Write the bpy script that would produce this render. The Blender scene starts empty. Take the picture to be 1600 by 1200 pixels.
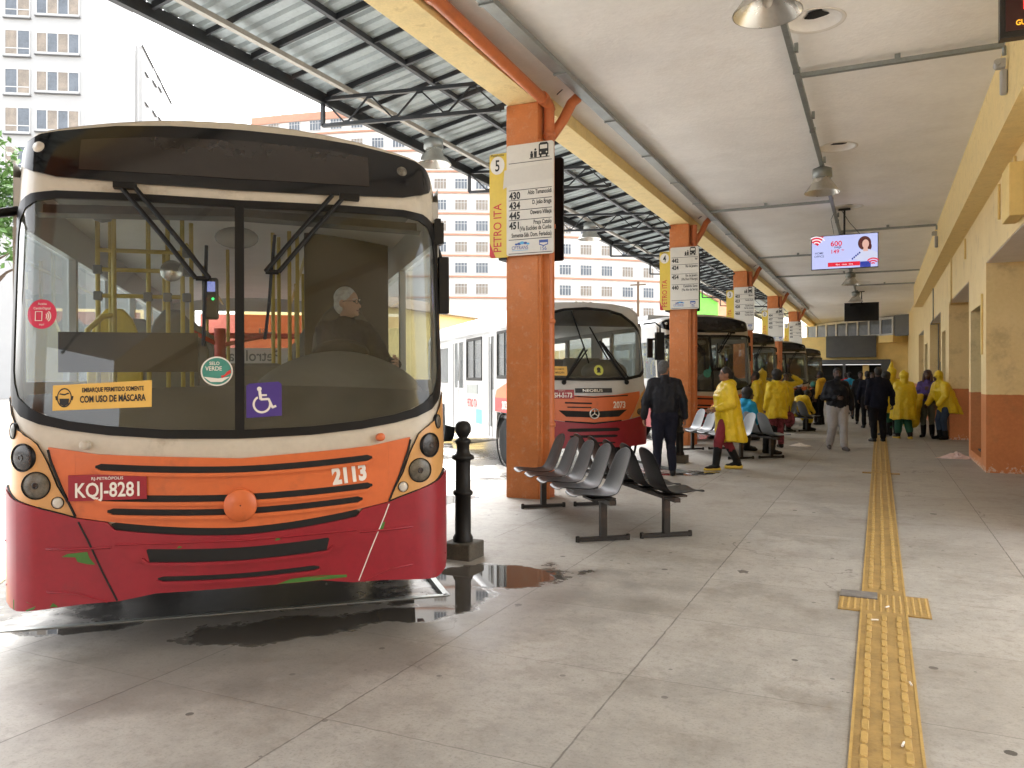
import bpy, bmesh, math, random
from mathutils import Matrix, Vector, Euler
random.seed(7)
R = math.radians
S = bpy.context.scene
COL = S.collection

# ------------------------------------------------------------------ camera, sky, sun, exposure
YAW = R(24.82)
CAMZ = 1.52
cam_data = bpy.data.cameras.new("camera")
cam = bpy.data.objects.new("camera", cam_data)
COL.objects.link(cam)
cam.location = (0, 0, CAMZ)
cam.rotation_euler = (R(90), 0, YAW)
cam_data.sensor_width = 36.0
cam_data.lens = 36.0 * 1240.0 / 1600.0
cam_data.shift_y = -10.0 / 1600.0
cam_data.clip_start = 0.05
cam_data.clip_end = 3000
S.camera = cam

SUN_EL, SUN_AZ = R(58), R(325)      # overcast: a very soft sun high over the bus yard
w = bpy.data.worlds.new("World"); S.world = w; w.use_nodes = True
nt = w.node_tree
bg = nt.nodes["Background"]
sky = nt.nodes.new("ShaderNodeTexSky"); sky.sky_type = 'NISHITA'; sky.sun_disc = False
sky.sun_elevation = SUN_EL; sky.sun_rotation = SUN_AZ
sky.air_density = 1.0; sky.dust_density = 5.0; sky.ozone_density = 1.0
hs = nt.nodes.new("ShaderNodeHueSaturation"); hs.inputs['Saturation'].default_value = 0.12
nt.links.new(sky.outputs[0], hs.inputs['Color']); nt.links.new(hs.outputs[0], bg.inputs[0])
bg.inputs[1].default_value = 0.15
sl = bpy.data.lights.new("sun", 'SUN'); sl.energy = 0.5; sl.angle = R(25); sl.color = (1.0, 0.96, 0.9)
so = bpy.data.objects.new("sun", sl); COL.objects.link(so)
sd = Vector((math.sin(SUN_AZ) * math.cos(SUN_EL), math.cos(SUN_AZ) * math.cos(SUN_EL), math.sin(SUN_EL)))
so.rotation_euler = sd.to_track_quat('Z', 'Y').to_euler()
S.view_settings.view_transform = 'Standard'; S.view_settings.look = 'None'
S.view_settings.exposure = 3.2; S.view_settings.gamma = 1.0
S.render.engine = 'CYCLES'
S.cycles.use_denoising = True
S.cycles.max_bounces = 10; S.cycles.diffuse_bounces = 8; S.cycles.glossy_bounces = 5
S.cycles.transparent_max_bounces = 24; S.cycles.transmission_bounces = 6
S.cycles.sample_clamp_indirect = 8.0

# ------------------------------------------------------------------ mesh helpers
class MB:
    def __init__(s): s.v = []; s.f = []; s.m = []; s.s = []
    def add(s, vs, fs, mi=0, sm=False, M=None):
        o = len(s.v)
        for p in vs:
            s.v.append(tuple(M @ Vector(p)) if M is not None else tuple(p))
        for f in fs:
            s.f.append([i + o for i in f]); s.m.append(mi); s.s.append(sm)
        return s
    def box(s, x0, x1, y0, y1, z0, z1, mi=0, M=None):
        v = [(x0,y0,z0),(x1,y0,z0),(x1,y1,z0),(x0,y1,z0),(x0,y0,z1),(x1,y0,z1),(x1,y1,z1),(x0,y1,z1)]
        return s.add(v, [(3,2,1,0),(4,5,6,7),(0,1,5,4),(1,2,6,5),(2,3,7,6),(3,0,4,7)], mi, False, M)
    def tube(s, pts, r, n=8, mi=0, M=None, cap=True, sm=True):
        pts = [Vector(p) for p in pts]
        rs = r if isinstance(r, (list, tuple)) else [r] * len(pts)
        vs = []; fs = []
        up = None
        for i, p in enumerate(pts):
            d = (pts[min(i+1, len(pts)-1)] - pts[max(i-1, 0)]).normalized()
            if up is None:
                up = Vector((0,0,1)) if abs(d.z) < .9 else Vector((0,1,0))
            a = d.cross(up); a.normalize(); b = a.cross(d); up = b
            for k in range(n):
                t = 2*math.pi*k/n + math.pi/n
                vs.append(p + (a*math.cos(t) + b*math.sin(t)) * rs[i])
        for i in range(len(pts)-1):
            for k in range(n):
                k2 = (k+1) % n
                fs.append((i*n+k, i*n+k2, (i+1)*n+k2, (i+1)*n+k))
        s.add(vs, fs, mi, sm, M)
        if cap:
            s.add(vs[:n], [tuple(range(n))[::-1]], mi, False, M)
            s.add(vs[-n:], [tuple(range(n))], mi, False, M)
        return s
    def lathe(s, prof, n=20, mi=0, M=None, sm=True, cap=True):
        vs = []; fs = []
        for r, z in prof:
            for k in range(n):
                t = 2*math.pi*k/n
                vs.append((r*math.cos(t), r*math.sin(t), z))
        for i in range(len(prof)-1):
            for k in range(n):
                k2 = (k+1) % n
                fs.append((i*n+k, i*n+k2, (i+1)*n+k2, (i+1)*n+k))
        s.add(vs, fs, mi, sm, M)
        if cap and prof[0][0] > 1e-6: s.add(vs[:n], [tuple(range(n))[::-1]], mi, False, M)
        if cap and prof[-1][0] > 1e-6: s.add(vs[-n:], [tuple(range(n))], mi, False, M)
        return s
    def prism(s, poly, d0, d1, mi=0, M=None):          # poly in (x, z), extruded along y from d0 to d1
        n = len(poly)
        v = [(x, d0, z) for x, z in poly] + [(x, d1, z) for x, z in poly]
        f = [tuple(range(n)), tuple(range(2*n-1, n-1, -1))]
        f += [(i, i+n, (i+1) % n + n, (i+1) % n) for i in range(n)]
        return s.add(v, f, mi, False, M)
    def flat(s, poly, y=0, mi=0, M=None):
        return s.add([(x, y, z) for x, z in poly], [tuple(range(len(poly)))], mi, False, M)
    def ell(s, c, r, mi=0, M=None, nu=16, nv=10):
        vs = []; fs = []
        for j in range(nv+1):
            a = math.pi*j/nv - math.pi/2
            for i in range(nu):
                t = 2*math.pi*i/nu
                vs.append((c[0]+r[0]*math.cos(a)*math.cos(t), c[1]+r[1]*math.cos(a)*math.sin(t), c[2]+r[2]*math.sin(a)))
        for j in range(nv):
            for i in range(nu):
                i2 = (i+1) % nu
                fs.append((j*nu+i, j*nu+i2, (j+1)*nu+i2, (j+1)*nu+i))
        return s.add(vs, fs, mi, True, M)
    def caps(s, p0, p1, r0, r1, n=12, mi=0, M=None):
        p0 = Vector(p0); p1 = Vector(p1); d = p1 - p0; L = d.length
        if L < 1e-5: d = Vector((0,0,1)); L = 1e-5
        q = d.to_track_quat('Z', 'Y').to_matrix().to_4x4()
        T = Matrix.Translation(p0) @ q
        if M is not None: T = M @ T
        prof = []
        for k in range(5): 
            a = -math.pi/2 + math.pi/2*k/4; prof.append((max(r0*math.cos(a), 1e-4 if k else 0), r0*math.sin(a)))
        for k in range(5):
            a = math.pi/2*k/4; prof.append((max(r1*math.cos(a), 0 if k == 4 else 1e-4), L + r1*math.sin(a)))
        return s.lathe(prof, n, mi, T)
    def grid(s, rows, mi=0, sm=True, M=None, close=False):
        nr = len(rows); nc = len(rows[0])
        vs = [p for r in rows for p in r]; fs = []
        for i in range(nr-1):
            for j in range(nc-1 if not close else nc):
                j2 = (j+1) % nc
                fs.append((i*nc+j, i*nc+j2, (i+1)*nc+j2, (i+1)*nc+j))
        return s.add(vs, fs, mi, sm, M)
    def text(s, body, M, size=1.0, xs=1.0, bold=0.0, mi=0, align='CENTER', proj=None):
        vs, fs, x0, x1 = text_geo(body, bold)
        ox = {'CENTER': -(x0+x1)/2, 'LEFT': -x0, 'RIGHT': -x1}[align]
        pts = [((x+ox)*size*xs, 0.0, z*size) for x, z in vs]
        if proj: pts = [proj(p) for p in pts]; M = None
        return s.add(pts, fs, mi, False, M)
    def mesh(s, name, mats):
        me = bpy.data.meshes.new(name)
        me.from_pydata(s.v, [], s.f)
        for m in (mats if isinstance(mats, (list, tuple)) else [mats]): me.materials.append(m)
        me.polygons.foreach_set('material_index', s.m)
        me.polygons.foreach_set('use_smooth', s.s)
        me.update()
        return me
    def build(s, name, mats, parent=None, loc=None, rz=None, bevel=0, M=None):
        o = bpy.data.objects.new(name, s.mesh(name, mats)); COL.objects.link(o)
        if parent is not None: o.parent = parent
        if M is not None: o.matrix_local = M
        if loc is not None: o.location = loc
        if rz is not None: o.rotation_euler = (0, 0, rz)
        if bevel:
            b = o.modifiers.new('bevel', 'BEVEL'); b.width = bevel; b.segments = 2; b.limit_method = 'ANGLE'; b.angle_limit = R(40)
        return o

_tc = {}
def text_geo(body, bold):
    k = (body, bold)
    if k in _tc: return _tc[k]
    c = bpy.data.curves.new('t', 'FONT'); c.body = body; c.offset = bold; c.resolution_u = 3
    o = bpy.data.objects.new('t', c); COL.objects.link(o)
    dg = bpy.context.evaluated_depsgraph_get()
    me = bpy.data.meshes.new_from_object(o.evaluated_get(dg), depsgraph=dg)
    vs = [(v.co.x, v.co.y) for v in me.vertices]; fs = [tuple(p.vertices) for p in me.polygons]
    bpy.data.objects.remove(o); bpy.data.curves.remove(c); bpy.data.meshes.remove(me)
    xs_ = [v[0] for v in vs] or [0]
    _tc[k] = (vs, fs, min(xs_), max(xs_))
    return _tc[k]

def tag(o, label=None, cat=None, group=None, kind=None):
    if label: o['label'] = label
    if cat: o['category'] = cat
    if group: o['group'] = group
    if kind: o['kind'] = kind
    return o
def thing(name, label, cat, loc=(0,0,0), rz=0, group=None):
    o = bpy.data.objects.new(name, None); COL.objects.link(o)
    o.empty_display_size = .2
    o.location = loc; o.rotation_euler = (0, 0, rz)
    return tag(o, label, cat, group)
def copy_tree(o, parent=None):
    c = o.copy(); COL.objects.link(c)
    if parent is not None: c.parent = parent; c.matrix_parent_inverse = o.matrix_parent_inverse
    for ch in list(o.children): copy_tree(ch, c)
    return c
def rot(ax, deg): return Matrix.Rotation(R(deg), 4, ax)
def tr(x, y, z): return Matrix.Translation((x, y, z))

# ------------------------------------------------------------------ materials
class NT:
    def __init__(s, m):
        s.t = m.node_tree; s.n = s.t.nodes; s.l = s.t.links
    def node(s, typ, **kw):
        n = s.n.new(typ)
        for k, v in kw.items(): setattr(n, k, v)
        return n
    def val(s, sock, x):
        if hasattr(x, 'is_linked'): s.l.new(x, sock)
        elif x is not None:
            sock.default_value = x
    def math(s, op, a, b=None, c=None, clamp=False):
        n = s.node('ShaderNodeMath', operation=op, use_clamp=clamp)
        s.val(n.inputs[0], a); s.val(n.inputs[1], b); s.val(n.inputs[2], c)
        return n.outputs[0]
    def mix(s, f, a, b, blend='MIX'):
        n = s.node('ShaderNodeMix', data_type='RGBA', blend_type=blend)
        s.val(n.inputs[0], f)
        for i, x in ((6, a), (7, b)):
            if isinstance(x, tuple): x = (*x[:3], 1)
            s.val(n.inputs[i], x)
        return n.outputs[2]
    def noise(s, vec, scale, detail=4, rough=.55):
        n = s.node('ShaderNodeTexNoise'); s.l.new(vec, n.inputs['Vector'])
        n.inputs['Scale'].default_value = scale; n.inputs['Detail'].default_value = detail; n.inputs['Roughness'].default_value = rough
        return n.outputs[0]
    def ss(s, x, a, b):
        n = s.node('ShaderNodeMapRange', interpolation_type='SMOOTHSTEP'); s.val(n.inputs[0], x)
        n.inputs[1].default_value = a; n.inputs[2].default_value = b
        return n.outputs[0]
    def bump(s, h, strength=.3, dist=.01):
        n = s.node('ShaderNodeBump'); s.l.new(h, n.inputs['Height']); n.inputs['Strength'].default_value = strength; n.inputs['Distance'].default_value = dist
        return n.outputs[0]
def base(name):
    m = bpy.data.materials.new(name); m.use_nodes = True
    t = NT(m); b = t.n['Principled BSDF']
    tc = t.node('ShaderNodeTexCoord')
    return m, t, b, tc.outputs['Object']
def mat(name, col, rough=.5, metal=0, var=.12, scale=3.0, bump=0, bscale=60, rvar=.1, dirt=None, dscale=2.0, damt=.4, coat=0, spec=None):
    m, t, b, co = base(name)
    n1 = t.noise(co, scale); n2 = t.noise(co, scale*9, 3)
    f = t.math('ADD', t.math('MULTIPLY', n1, .65), t.math('MULTIPLY', n2, .35))
    lo = tuple(max(0, c*(1-var)) for c in col); hi = tuple(min(1, c*(1+var)) for c in col)
    c = t.mix(t.ss(f, .3, .7), lo, hi)
    if dirt:
        d = t.math('MULTIPLY', t.ss(t.noise(co, dscale, 8, .68), .52, .72), damt)
        c = t.mix(d, c, dirt)
    t.l.new(c, b.inputs['Base Color'])
    r = t.math('ADD', rough - rvar/2, t.math('MULTIPLY', n1, rvar), clamp=True)
    t.l.new(r, b.inputs['Roughness'])
    b.inputs['Metallic'].default_value = metal
    if coat: b.inputs['Coat Weight'].default_value = coat; b.inputs['Coat Roughness'].default_value = .08
    if spec is not None: b.inputs['Specular IOR Level'].default_value = spec
    if bump:
        t.l.new(t.bump(t.noise(co, bscale, 5), bump, .01 if bscale > 15 else .03), b.inputs['Normal'])
    return m
def emit(name, col, st):
    m, t, b, co = base(name)
    b.inputs['Base Color'].default_value = (*[c*.3 for c in col], 1)
    b.inputs['Emission Color'].default_value = (*col, 1); b.inputs['Emission Strength'].default_value = st
    b.inputs['Roughness'].default_value = .25
    return m
def glassmat(name, tint=(.7,.75,.72), ior=1.5, dust=.04):
    m = bpy.data.materials.new(name); m.use_nodes = True
    t = NT(m); t.n.remove(t.n['Principled BSDF'])
    out = t.n['Material Output']
    tc = t.node('ShaderNodeTexCoord')
    tp = t.node('ShaderNodeBsdfTransparent'); tp.inputs[0].default_value = (*tint, 1)
    gl = t.node('ShaderNodeBsdfGlossy'); gl.inputs['Roughness'].default_value = .0; gl.inputs[0].default_value = (1, 1, 1, 1)
    df = t.node('ShaderNodeBsdfDiffuse'); df.inputs[0].default_value = (.45, .42, .38, 1)
    fr = t.node('ShaderNodeFresnel'); fr.inputs[0].default_value = ior
    a = t.node('ShaderNodeMixShader'); t.l.new(t.math('MINIMUM', t.math('MULTIPLY', fr.outputs[0], 1.2), .35), a.inputs[0]); t.l.new(tp.outputs[0], a.inputs[1]); t.l.new(gl.outputs[0], a.inputs[2])
    d = t.node('ShaderNodeMixShader')
    t.l.new(t.math('MULTIPLY', t.ss(t.noise(tc.outputs['Object'], 2.5, 6), .3, .8), dust*2), d.inputs[0])
    t.l.new(a.outputs[0], d.inputs[1]); t.l.new(df.outputs[0], d.inputs[2])
    t.l.new(d.outputs[0], out.inputs[0])
    return m

M = {}
M['cream'] = mat('cream_paint', (.48,.44,.365), .45, var=.08, dirt=(.20,.16,.11), dscale=3.5, damt=.55, coat=.1)
M['white'] = mat('white_paint', (.42,.42,.415), .35, var=.05, dirt=(.4,.37,.33), damt=.25, coat=.3)
M['bus_orange'] = mat('orange_bus_paint', (.57,.128,.034), .42, var=.07, dirt=(.25,.08,.035), dscale=4, damt=.5, coat=.08)
M['bus_red'] = mat('red_bus_paint', (.25,.006,.017), .42, var=.12, dirt=(.12,.02,.02), dscale=3, damt=.45, coat=.06)
M['bus_tan'] = mat('tan_bus_paint', (.55,.29,.095), .4, var=.07, dirt=(.3,.15,.06), damt=.3, coat=.3)
M['chip'] = mat('green_underpaint', (.045,.15,.02), .6)
M['black'] = mat('black_rubber', (.005,.005,.0055), .5, var=.2, spec=.25)
M['dest'] = mat('dark_sign_glass', (.005,.005,.006), .10, var=.1, rvar=.05, spec=.4)
M['displ'] = mat('display_panel', (.020,.016,.013), .12, var=.1, rvar=.05)
M['void'] = mat('dark_slot', (.006,.006,.006), .8)
M['dark_metal'] = mat('dark_painted_steel', (.022,.024,.027), .5, spec=.3, var=.2, dirt=(.09,.05,.03), damt=.3)
M['grey_metal'] = mat('grey_steel', (.23,.25,.24), .45, .3, var=.12)
M['galv'] = mat('galvanised_conduit', (.27,.29,.28), .42, .5, var=.15)
M['rail'] = mat('dull_rail', (.30,.28,.24), .55, .3)
M['alu'] = mat('aluminium', (.62,.60,.55), .28, .85, var=.1, dirt=(.35,.3,.22), damt=.4)
M['lens'] = mat('lamp_lens', (.10,.09,.07), .3, .0, var=.6, scale=22)
M['lens_dark'] = mat('dark_lamp_lens', (.018,.013,.010), .25, .0, var=.5, scale=18)
M['lens_white'] = mat('white_lens', (.55,.52,.46), .3, var=.2)
M['glass'] = glassmat('windscreen_glass', (.70,.73,.72), 1.45, .035)
M['side_glass'] = glassmat('side_window_glass', (.80,.84,.84), 1.5, .03)
M['pink_glass'] = glassmat('pink_rear_film', (.55,.30,.27), 1.45, .10)
M['white_film'] = glassmat('white_rear_film', (.78,.74,.72), 1.45, .10)
M['bldg_glass'] = mat('window_pane', (.085,.10,.12), .15, var=.3, scale=.7)
M['curtain'] = mat('curtained_pane', (.20,.165,.13), .3, var=.3, scale=1.2)
M['yellow_pole'] = mat('yellow_pole_paint', (.50,.37,.06), .4, var=.1)
M['yellow_seat'] = mat('yellow_seat_shell', (.68,.50,.05), .4)
M['grey_plastic'] = mat('grey_plastic', (.16,.165,.165), .5)
M['dash'] = mat('dashboard_plastic', (.045,.043,.040), .65, var=.12, bump=.2, bscale=150)
M['cowl'] = mat('driver_cowl', (.11,.108,.10), .6)
M['int_white'] = mat('bus_lining', (.78,.76,.74), .5, var=.06)
M['int_dark'] = mat('dark_partition', (.014,.014,.016), .4)
M['pink'] = mat('rear_advert', (.62,.17,.13), .5)
M['red_plate'] = mat('red_plate', (.26,.005,.016), .4, var=.08)
M['offwhite'] = mat('offwhite_lettering', (.72,.69,.64), .5, var=.05)
M['stick_yel'] = mat('yellow_sticker', (.68,.42,.09), .5, var=.04)
M['ink'] = mat('black_ink', (.012,.012,.012), .55, var=.1)
M['purple'] = mat('violet_sticker', (.045,.02,.20), .45, var=.05)
M['teal'] = mat('teal_sticker', (.04,.22,.18), .5, var=.2, scale=14)
M['magenta'] = mat('crimson_sticker', (.52,.015,.06), .5, var=.05)
M['redink'] = mat('red_ink', (.55,.03,.03), .5)
M['blueink'] = mat('blue_ink', (.05,.10,.36), .5)
M['skyblue'] = mat('sky_blue_sticker', (.10,.42,.72), .5)
M['tyre'] = mat('tyre', (.008,.008,.008), .85, spec=.2)
M['column'] = mat('orange_wall_paint', (.55,.18,.05), .55, var=.10, scale=4, bump=.12, bscale=40, dirt=(.62,.5,.38), dscale=14, damt=.25)
M['pipe_orange'] = mat('orange_pipe_paint', (.55,.16,.055), .4, var=.1, dirt=(.3,.1,.05), damt=.4)
M['beam'] = mat('yellow_beam_paint', (.82,.64,.30), .7, var=.10, scale=5, bump=.3, bscale=30, dirt=(.30,.19,.07), dscale=5, damt=.4)
M['ceiling'] = mat('rough_ceiling_plaster', (.87,.855,.83), .9, var=.05, scale=1.2, bump=.7, bscale=22, dirt=(.74,.70,.65), dscale=.9, damt=.35)
M['soffit'] = mat('white_soffit', (.72,.69,.64), .8, var=.05)
M['roof_sheet'] = mat('zinc_roof_sheet', (.34,.385,.39), .6, .0, var=.14, scale=2.5, rvar=.2)
M['bollard'] = mat('black_iron', (.010,.009,.008), .55, var=.3, bump=.2, spec=.3)
M['conc_block'] = mat('stained_concrete', (.075,.065,.05), .8, var=.35, scale=6, bump=.4)
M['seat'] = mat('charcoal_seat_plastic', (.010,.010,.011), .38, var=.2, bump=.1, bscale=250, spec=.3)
M['seat_lit'] = mat('lit_seat_plastic', (.16,.175,.19), .35, var=.1, bump=.08, bscale=250)  # charcoal plastic painted paler, as the farther rows catch more light
M['bench_leg'] = mat('brown_black_steel', (.014,.011,.008), .55, spec=.3, var=.2, dirt=(.12,.06,.03), damt=.4)
M['sign_white'] = mat('sign_white', (.68,.65,.59), .4, var=.04, dirt=(.45,.4,.33), damt=.3)
M['sign_yellow'] = mat('sign_yellow', (.70,.50,.06), .42, var=.05)
M['paper'] = mat('taped_paper', (.64,.61,.56), .7, var=.03)
M['skin_l'] = mat('light_skin', (.42,.24,.17), .55, var=.06)
M['skin_m'] = mat('tan_skin', (.25,.125,.075), .55, var=.06)
M['skin_d'] = mat('dark_skin', (.085,.042,.028), .5, var=.06)
M['hair_grey'] = mat('grey_hair', (.46,.45,.43), .7, var=.25, scale=30)
M['hair_salt'] = mat('dark_grey_hair', (.07,.07,.07), .7, var=.4, scale=40)
M['hair_black'] = mat('black_hair', (.012,.010,.009), .6, var=.3, scale=30)
M['hair_auburn'] = mat('auburn_hair', (.05,.014,.010), .6, var=.3, scale=30)
M['raincoat'] = mat('yellow_raincoat', (.70,.50,.012), .42, var=.12, scale=7, bump=.7, bscale=7)
M['navy'] = mat('navy_jacket', (.007,.008,.012), .6, var=.3, bump=.8, bscale=9, spec=.25)
M['navy_suit'] = mat('navy_cloth', (.008,.009,.018), .8, var=.3, bump=.5, bscale=11, spec=.2)
M['trouser_black'] = mat('black_trousers', (.008,.008,.010), .85, var=.3, bump=.5, bscale=10, spec=.2)
M['trouser_grey'] = mat('grey_sweatpants', (.34,.33,.33), .85, var=.1, bump=.3, bscale=10)
M['trouser_red'] = mat('maroon_trousers', (.20,.015,.025), .8, var=.12, bump=.3, bscale=10)
M['red_top'] = mat('red_shirt', (.45,.02,.02), .8)
M['green_tr'] = mat('green_trousers', (.01,.085,.045), .8)
M['jeans'] = mat('blue_jeans', (.03,.05,.085), .85, var=.2)
M['olive'] = mat('grey_green_trousers', (.11,.115,.085), .85)
M['cyan_hood'] = mat('bright_blue_hoodie', (.01,.30,.55), .8, bump=.3, bscale=12)
M['mustard'] = mat('mustard_hoodie', (.66,.38,.02), .8, bump=.3, bscale=12)
M['purple_top'] = mat('purple_blue_top', (.08,.05,.22), .8, var=.5, scale=12)
M['boot'] = mat('black_boot', (.006,.006,.006), .5, spec=.25)
M['sole'] = mat('yellow_sole', (.60,.42,.05), .6)
M['shoe_grey'] = mat('grey_shoe', (.09,.08,.075), .7)
M['mask_blk'] = mat('black_mask_cloth', (.01,.01,.01), .8)
M['beanie'] = mat('pale_blue_knit', (.45,.50,.58), .9)
M['pattern'] = mat('patterned_cloth', (.16,.03,.045), .9, var=.9, scale=14)
M['tv_frame'] = mat('tv_bezel', (.012,.012,.014), .25)
M['litter'] = mat('crumpled_paper', (.70,.66,.60), .7, var=.1)
M['cloth_pink'] = mat('pale_pink_cloth', (.66,.50,.45), .85)
M['grey_panel'] = mat('grey_cladding', (.085,.09,.095), .5)
M['far_yellow'] = mat('pale_yellow_render', (.80,.60,.24), .75, var=.06)
M['shutter'] = mat('grey_roller_shutter', (.085,.095,.105), .45, .2, var=.15)
M['leaf'] = mat('leaf_green', (.06,.14,.02), .6, var=.5, scale=8)
M['bark'] = mat('bark', (.09,.06,.04), .9)
M['green_wall'] = mat('green_render', (.16,.55,.08), .8)
M['rose_wall'] = mat('rose_render', (.62,.30,.20), .8)
M['tile'] = mat('roof_tiles', (.20,.13,.08), .8, var=.4, scale=9)
M['apt'] = mat('pale_apartment_render', (.60,.57,.54), .85, var=.04, scale=.2)
M['apt_band'] = mat('orange_band_render', (.42,.22,.15), .8, var=.12, scale=.5)
M['tower'] = mat('white_tower_render', (.36,.36,.36), .85, var=.03, scale=.2)
M['line_grey'] = mat('grey_sill', (.10,.10,.10), .8)
M['yard_yel'] = mat('worn_yellow_marking', (.62,.45,.16), .7, dirt=(.2,.19,.17), dscale=3, damt=.8)

def wall_two_tone():
    m, t, b, co = base('two_tone_wall')
    sep = t.node('ShaderNodeSeparateXYZ'); t.l.new(co, sep.inputs[0])
    n1 = t.noise(co, 1.3); n2 = t.noise(co, 22, 4)
    f = t.ss(t.math('ADD', t.math('MULTIPLY', n1, .6), t.math('MULTIPLY', n2, .4)), .3, .7)
    yel = t.mix(f, (.80,.62,.30), (.88,.70,.37))
    org = t.mix(f, (.50,.175,.055), (.61,.225,.075))
    z = t.math('ADD', sep.outputs[2], t.math('MULTIPLY', n2, .015))
    c = t.mix(t.ss(z, 1.250, 1.262), org, yel)
    # worn skirting where the paint has flaked off
    fl = t.math('MULTIPLY', t.ss(t.math('SUBTRACT', n2, t.math('MULTIPLY', sep.outputs[2], 1.6)), .42, .5), .8)
    c = t.mix(fl, c, (.62,.52,.42))
    # hand grime above the dado
    g = t.math('MULTIPLY', t.ss(t.noise(co, 2.2, 7, .7), .52, .75), .35)
    c = t.mix(g, c, (.24,.15,.06))
    t.l.new(c, b.inputs['Base Color']); b.inputs['Roughness'].default_value = .62
    t.l.new(t.bump(t.noise(co, 30, 5), .25, .01), b.inputs['Normal'])
    return m
M['wall'] = wall_two_tone()

def concrete():
    m, t, b, co = base('platform_concrete')
    sep = t.node('ShaderNodeSeparateXYZ'); t.l.new(co, sep.inputs[0])
    X, Y = sep.outputs[0], sep.outputs[1]
    big = t.noise(co, .55, 6, .6); mid = t.noise(co, 3.2, 8, .65); fine = t.noise(co, 70, 4, .7)
    c = t.mix(t.ss(mid, .30, .70), (.27,.26,.238), (.37,.357,.328))
    c = t.mix(t.math('MULTIPLY', t.ss(big, .35, .65), .5), c, (.41,.388,.35))
    c = t.mix(t.math('MULTIPLY', t.ss(fine, .48, .72), .45), c, (.13,.12,.10))
    mf = t.noise(co, 17, 6, .7); c = t.mix(t.math('MULTIPLY', t.ss(mf, .50, .68), .38), c, (.16,.145,.12)); c = t.mix(t.math('MULTIPLY', t.ss(mf, .46, .30), .25), c, (.52,.49,.44))
    # slab to slab tone
    wn = t.node('ShaderNodeTexWhiteNoise', noise_dimensions='2D')
    cmb = t.node('ShaderNodeCombineXYZ')
    u = t.math('DIVIDE', t.math('ADD', X, .08), 1.08); v = t.math('DIVIDE', t.math('ADD', Y, .35), 1.07)
    t.l.new(t.math('FLOOR', u), cmb.inputs[0]); t.l.new(t.math('FLOOR', v), cmb.inputs[1]); t.l.new(cmb.outputs[0], wn.inputs['Vector'])
    c = t.mix(t.math('MULTIPLY', wn.outputs['Value'], .30), c, (.21,.19,.16))
    # saw joints
    wob = t.math('MULTIPLY', t.math('SUBTRACT', t.noise(co, 9, 5), .5), .014)
    def joint(q, per, wd):
        fr = t.math('FRACT', t.math('ADD', q, wob))
        d = t.math('MULTIPLY', t.math('MINIMUM', fr, t.math('SUBTRACT', 1.0, fr)), per)
        return t.math('SUBTRACT', 1.0, t.ss(d, wd*.4, wd))
    j = t.math('MAXIMUM', joint(u, 1.08, .0062), t.math('MULTIPLY', joint(v, 1.07, .0045), .7))
    j = t.math('MULTIPLY', j, t.ss(t.noise(co, 5, 4), .25, .5))
    c = t.mix(t.math('MULTIPLY', j, .72), c, (.07,.06,.05))
    # cracks
    vo = t.node('ShaderNodeTexVoronoi', feature='DISTANCE_TO_EDGE'); vo.inputs['Scale'].default_value = .42
    wv = t.node('ShaderNodeVectorMath', operation='ADD'); nz = t.node('ShaderNodeTexNoise'); nz.inputs['Scale'].default_value = 2.4; nz.inputs['Detail'].default_value = 6
    t.l.new(co, nz.inputs['Vector']); t.l.new(co, wv.inputs[0]); t.l.new(nz.outputs[1], wv.inputs[1]); t.l.new(wv.outputs[0], vo.inputs['Vector'])
    cr = t.math('MULTIPLY', t.math('SUBTRACT', 1, t.ss(vo.outputs[0], .002, .006)), t.ss(big, .5, .6))
    c = t.mix(t.math('MULTIPLY', cr, .6), c, (.06,.05,.04))
    # chewing gum / oil spots
    for sc, rad, amt in ((1.55, .055, .9), (3.3, .075, .7), (.8, .06, .7), (5.5, .085, .5)):
        v2 = t.node('ShaderNodeTexVoronoi'); v2.inputs['Scale'].default_value = sc; t.l.new(wv.outputs[0] if sc < 1 else co, v2.inputs['Vector'])
        rnd = t.node('ShaderNodeSeparateColor'); t.l.new(v2.outputs['Color'], rnd.inputs[0])
        rr = t.math('MULTIPLY', rnd.outputs[0], rad*1.2)
        sp = t.math('LESS_THAN', t.math('ADD', v2.outputs['Distance'], t.math('MULTIPLY', t.math('SUBTRACT', fine, .5), .02)), rr)
        sp = t.math('MULTIPLY', sp, t.math('GREATER_THAN', rnd.outputs[1], .30))
        c = t.mix(t.math('MULTIPLY', sp, amt), c, (.022,.019,.017))
    st = t.math('MULTIPLY', t.ss(t.noise(co, 1.7, 10, .76), .48, .70), .52)
    c = t.mix(st, c, (.16,.135,.105))
    # wet patches in front of the bus: bus-aligned coordinates p (across) and q (along)
    ca, sa = math.cos(R(41.9)), math.sin(R(41.9))
    p = t.math('ADD', t.math('MULTIPLY', X, ca), t.math('MULTIPLY', Y, sa))
    q = t.math('ADD', t.math('MULTIPLY', X, -sa), t.math('MULTIPLY', Y, ca))
    edge = t.math('MULTIPLY', t.math('SUBTRACT', t.noise(co, 2.6, 7, .6), .5), 1.5)
    def field(pools):
        out = None
        for (x, y, rp, rq) in pools:
            pc, qc = x*ca+y*sa, -x*sa+y*ca
            a = t.math('POWER', t.math('DIVIDE', t.math('SUBTRACT', p, pc), rp), 2.0)
            bq = t.math('POWER', t.math('DIVIDE', t.math('SUBTRACT', q, qc), rq), 2.0)
            d = t.math('SUBTRACT', 1.0, t.math('SQRT', t.math('ADD', a, bq)))
            out = d if out is None else t.math('MAXIMUM', out, d)
        return t.math('ADD', out, edge)
    damp = t.ss(field([(-3.1,4.3,2.6,1.15), (-3.1,3.3,1.5,.8), (-5.5,1.6,2.2,.7)]), -.05, .55)
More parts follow.
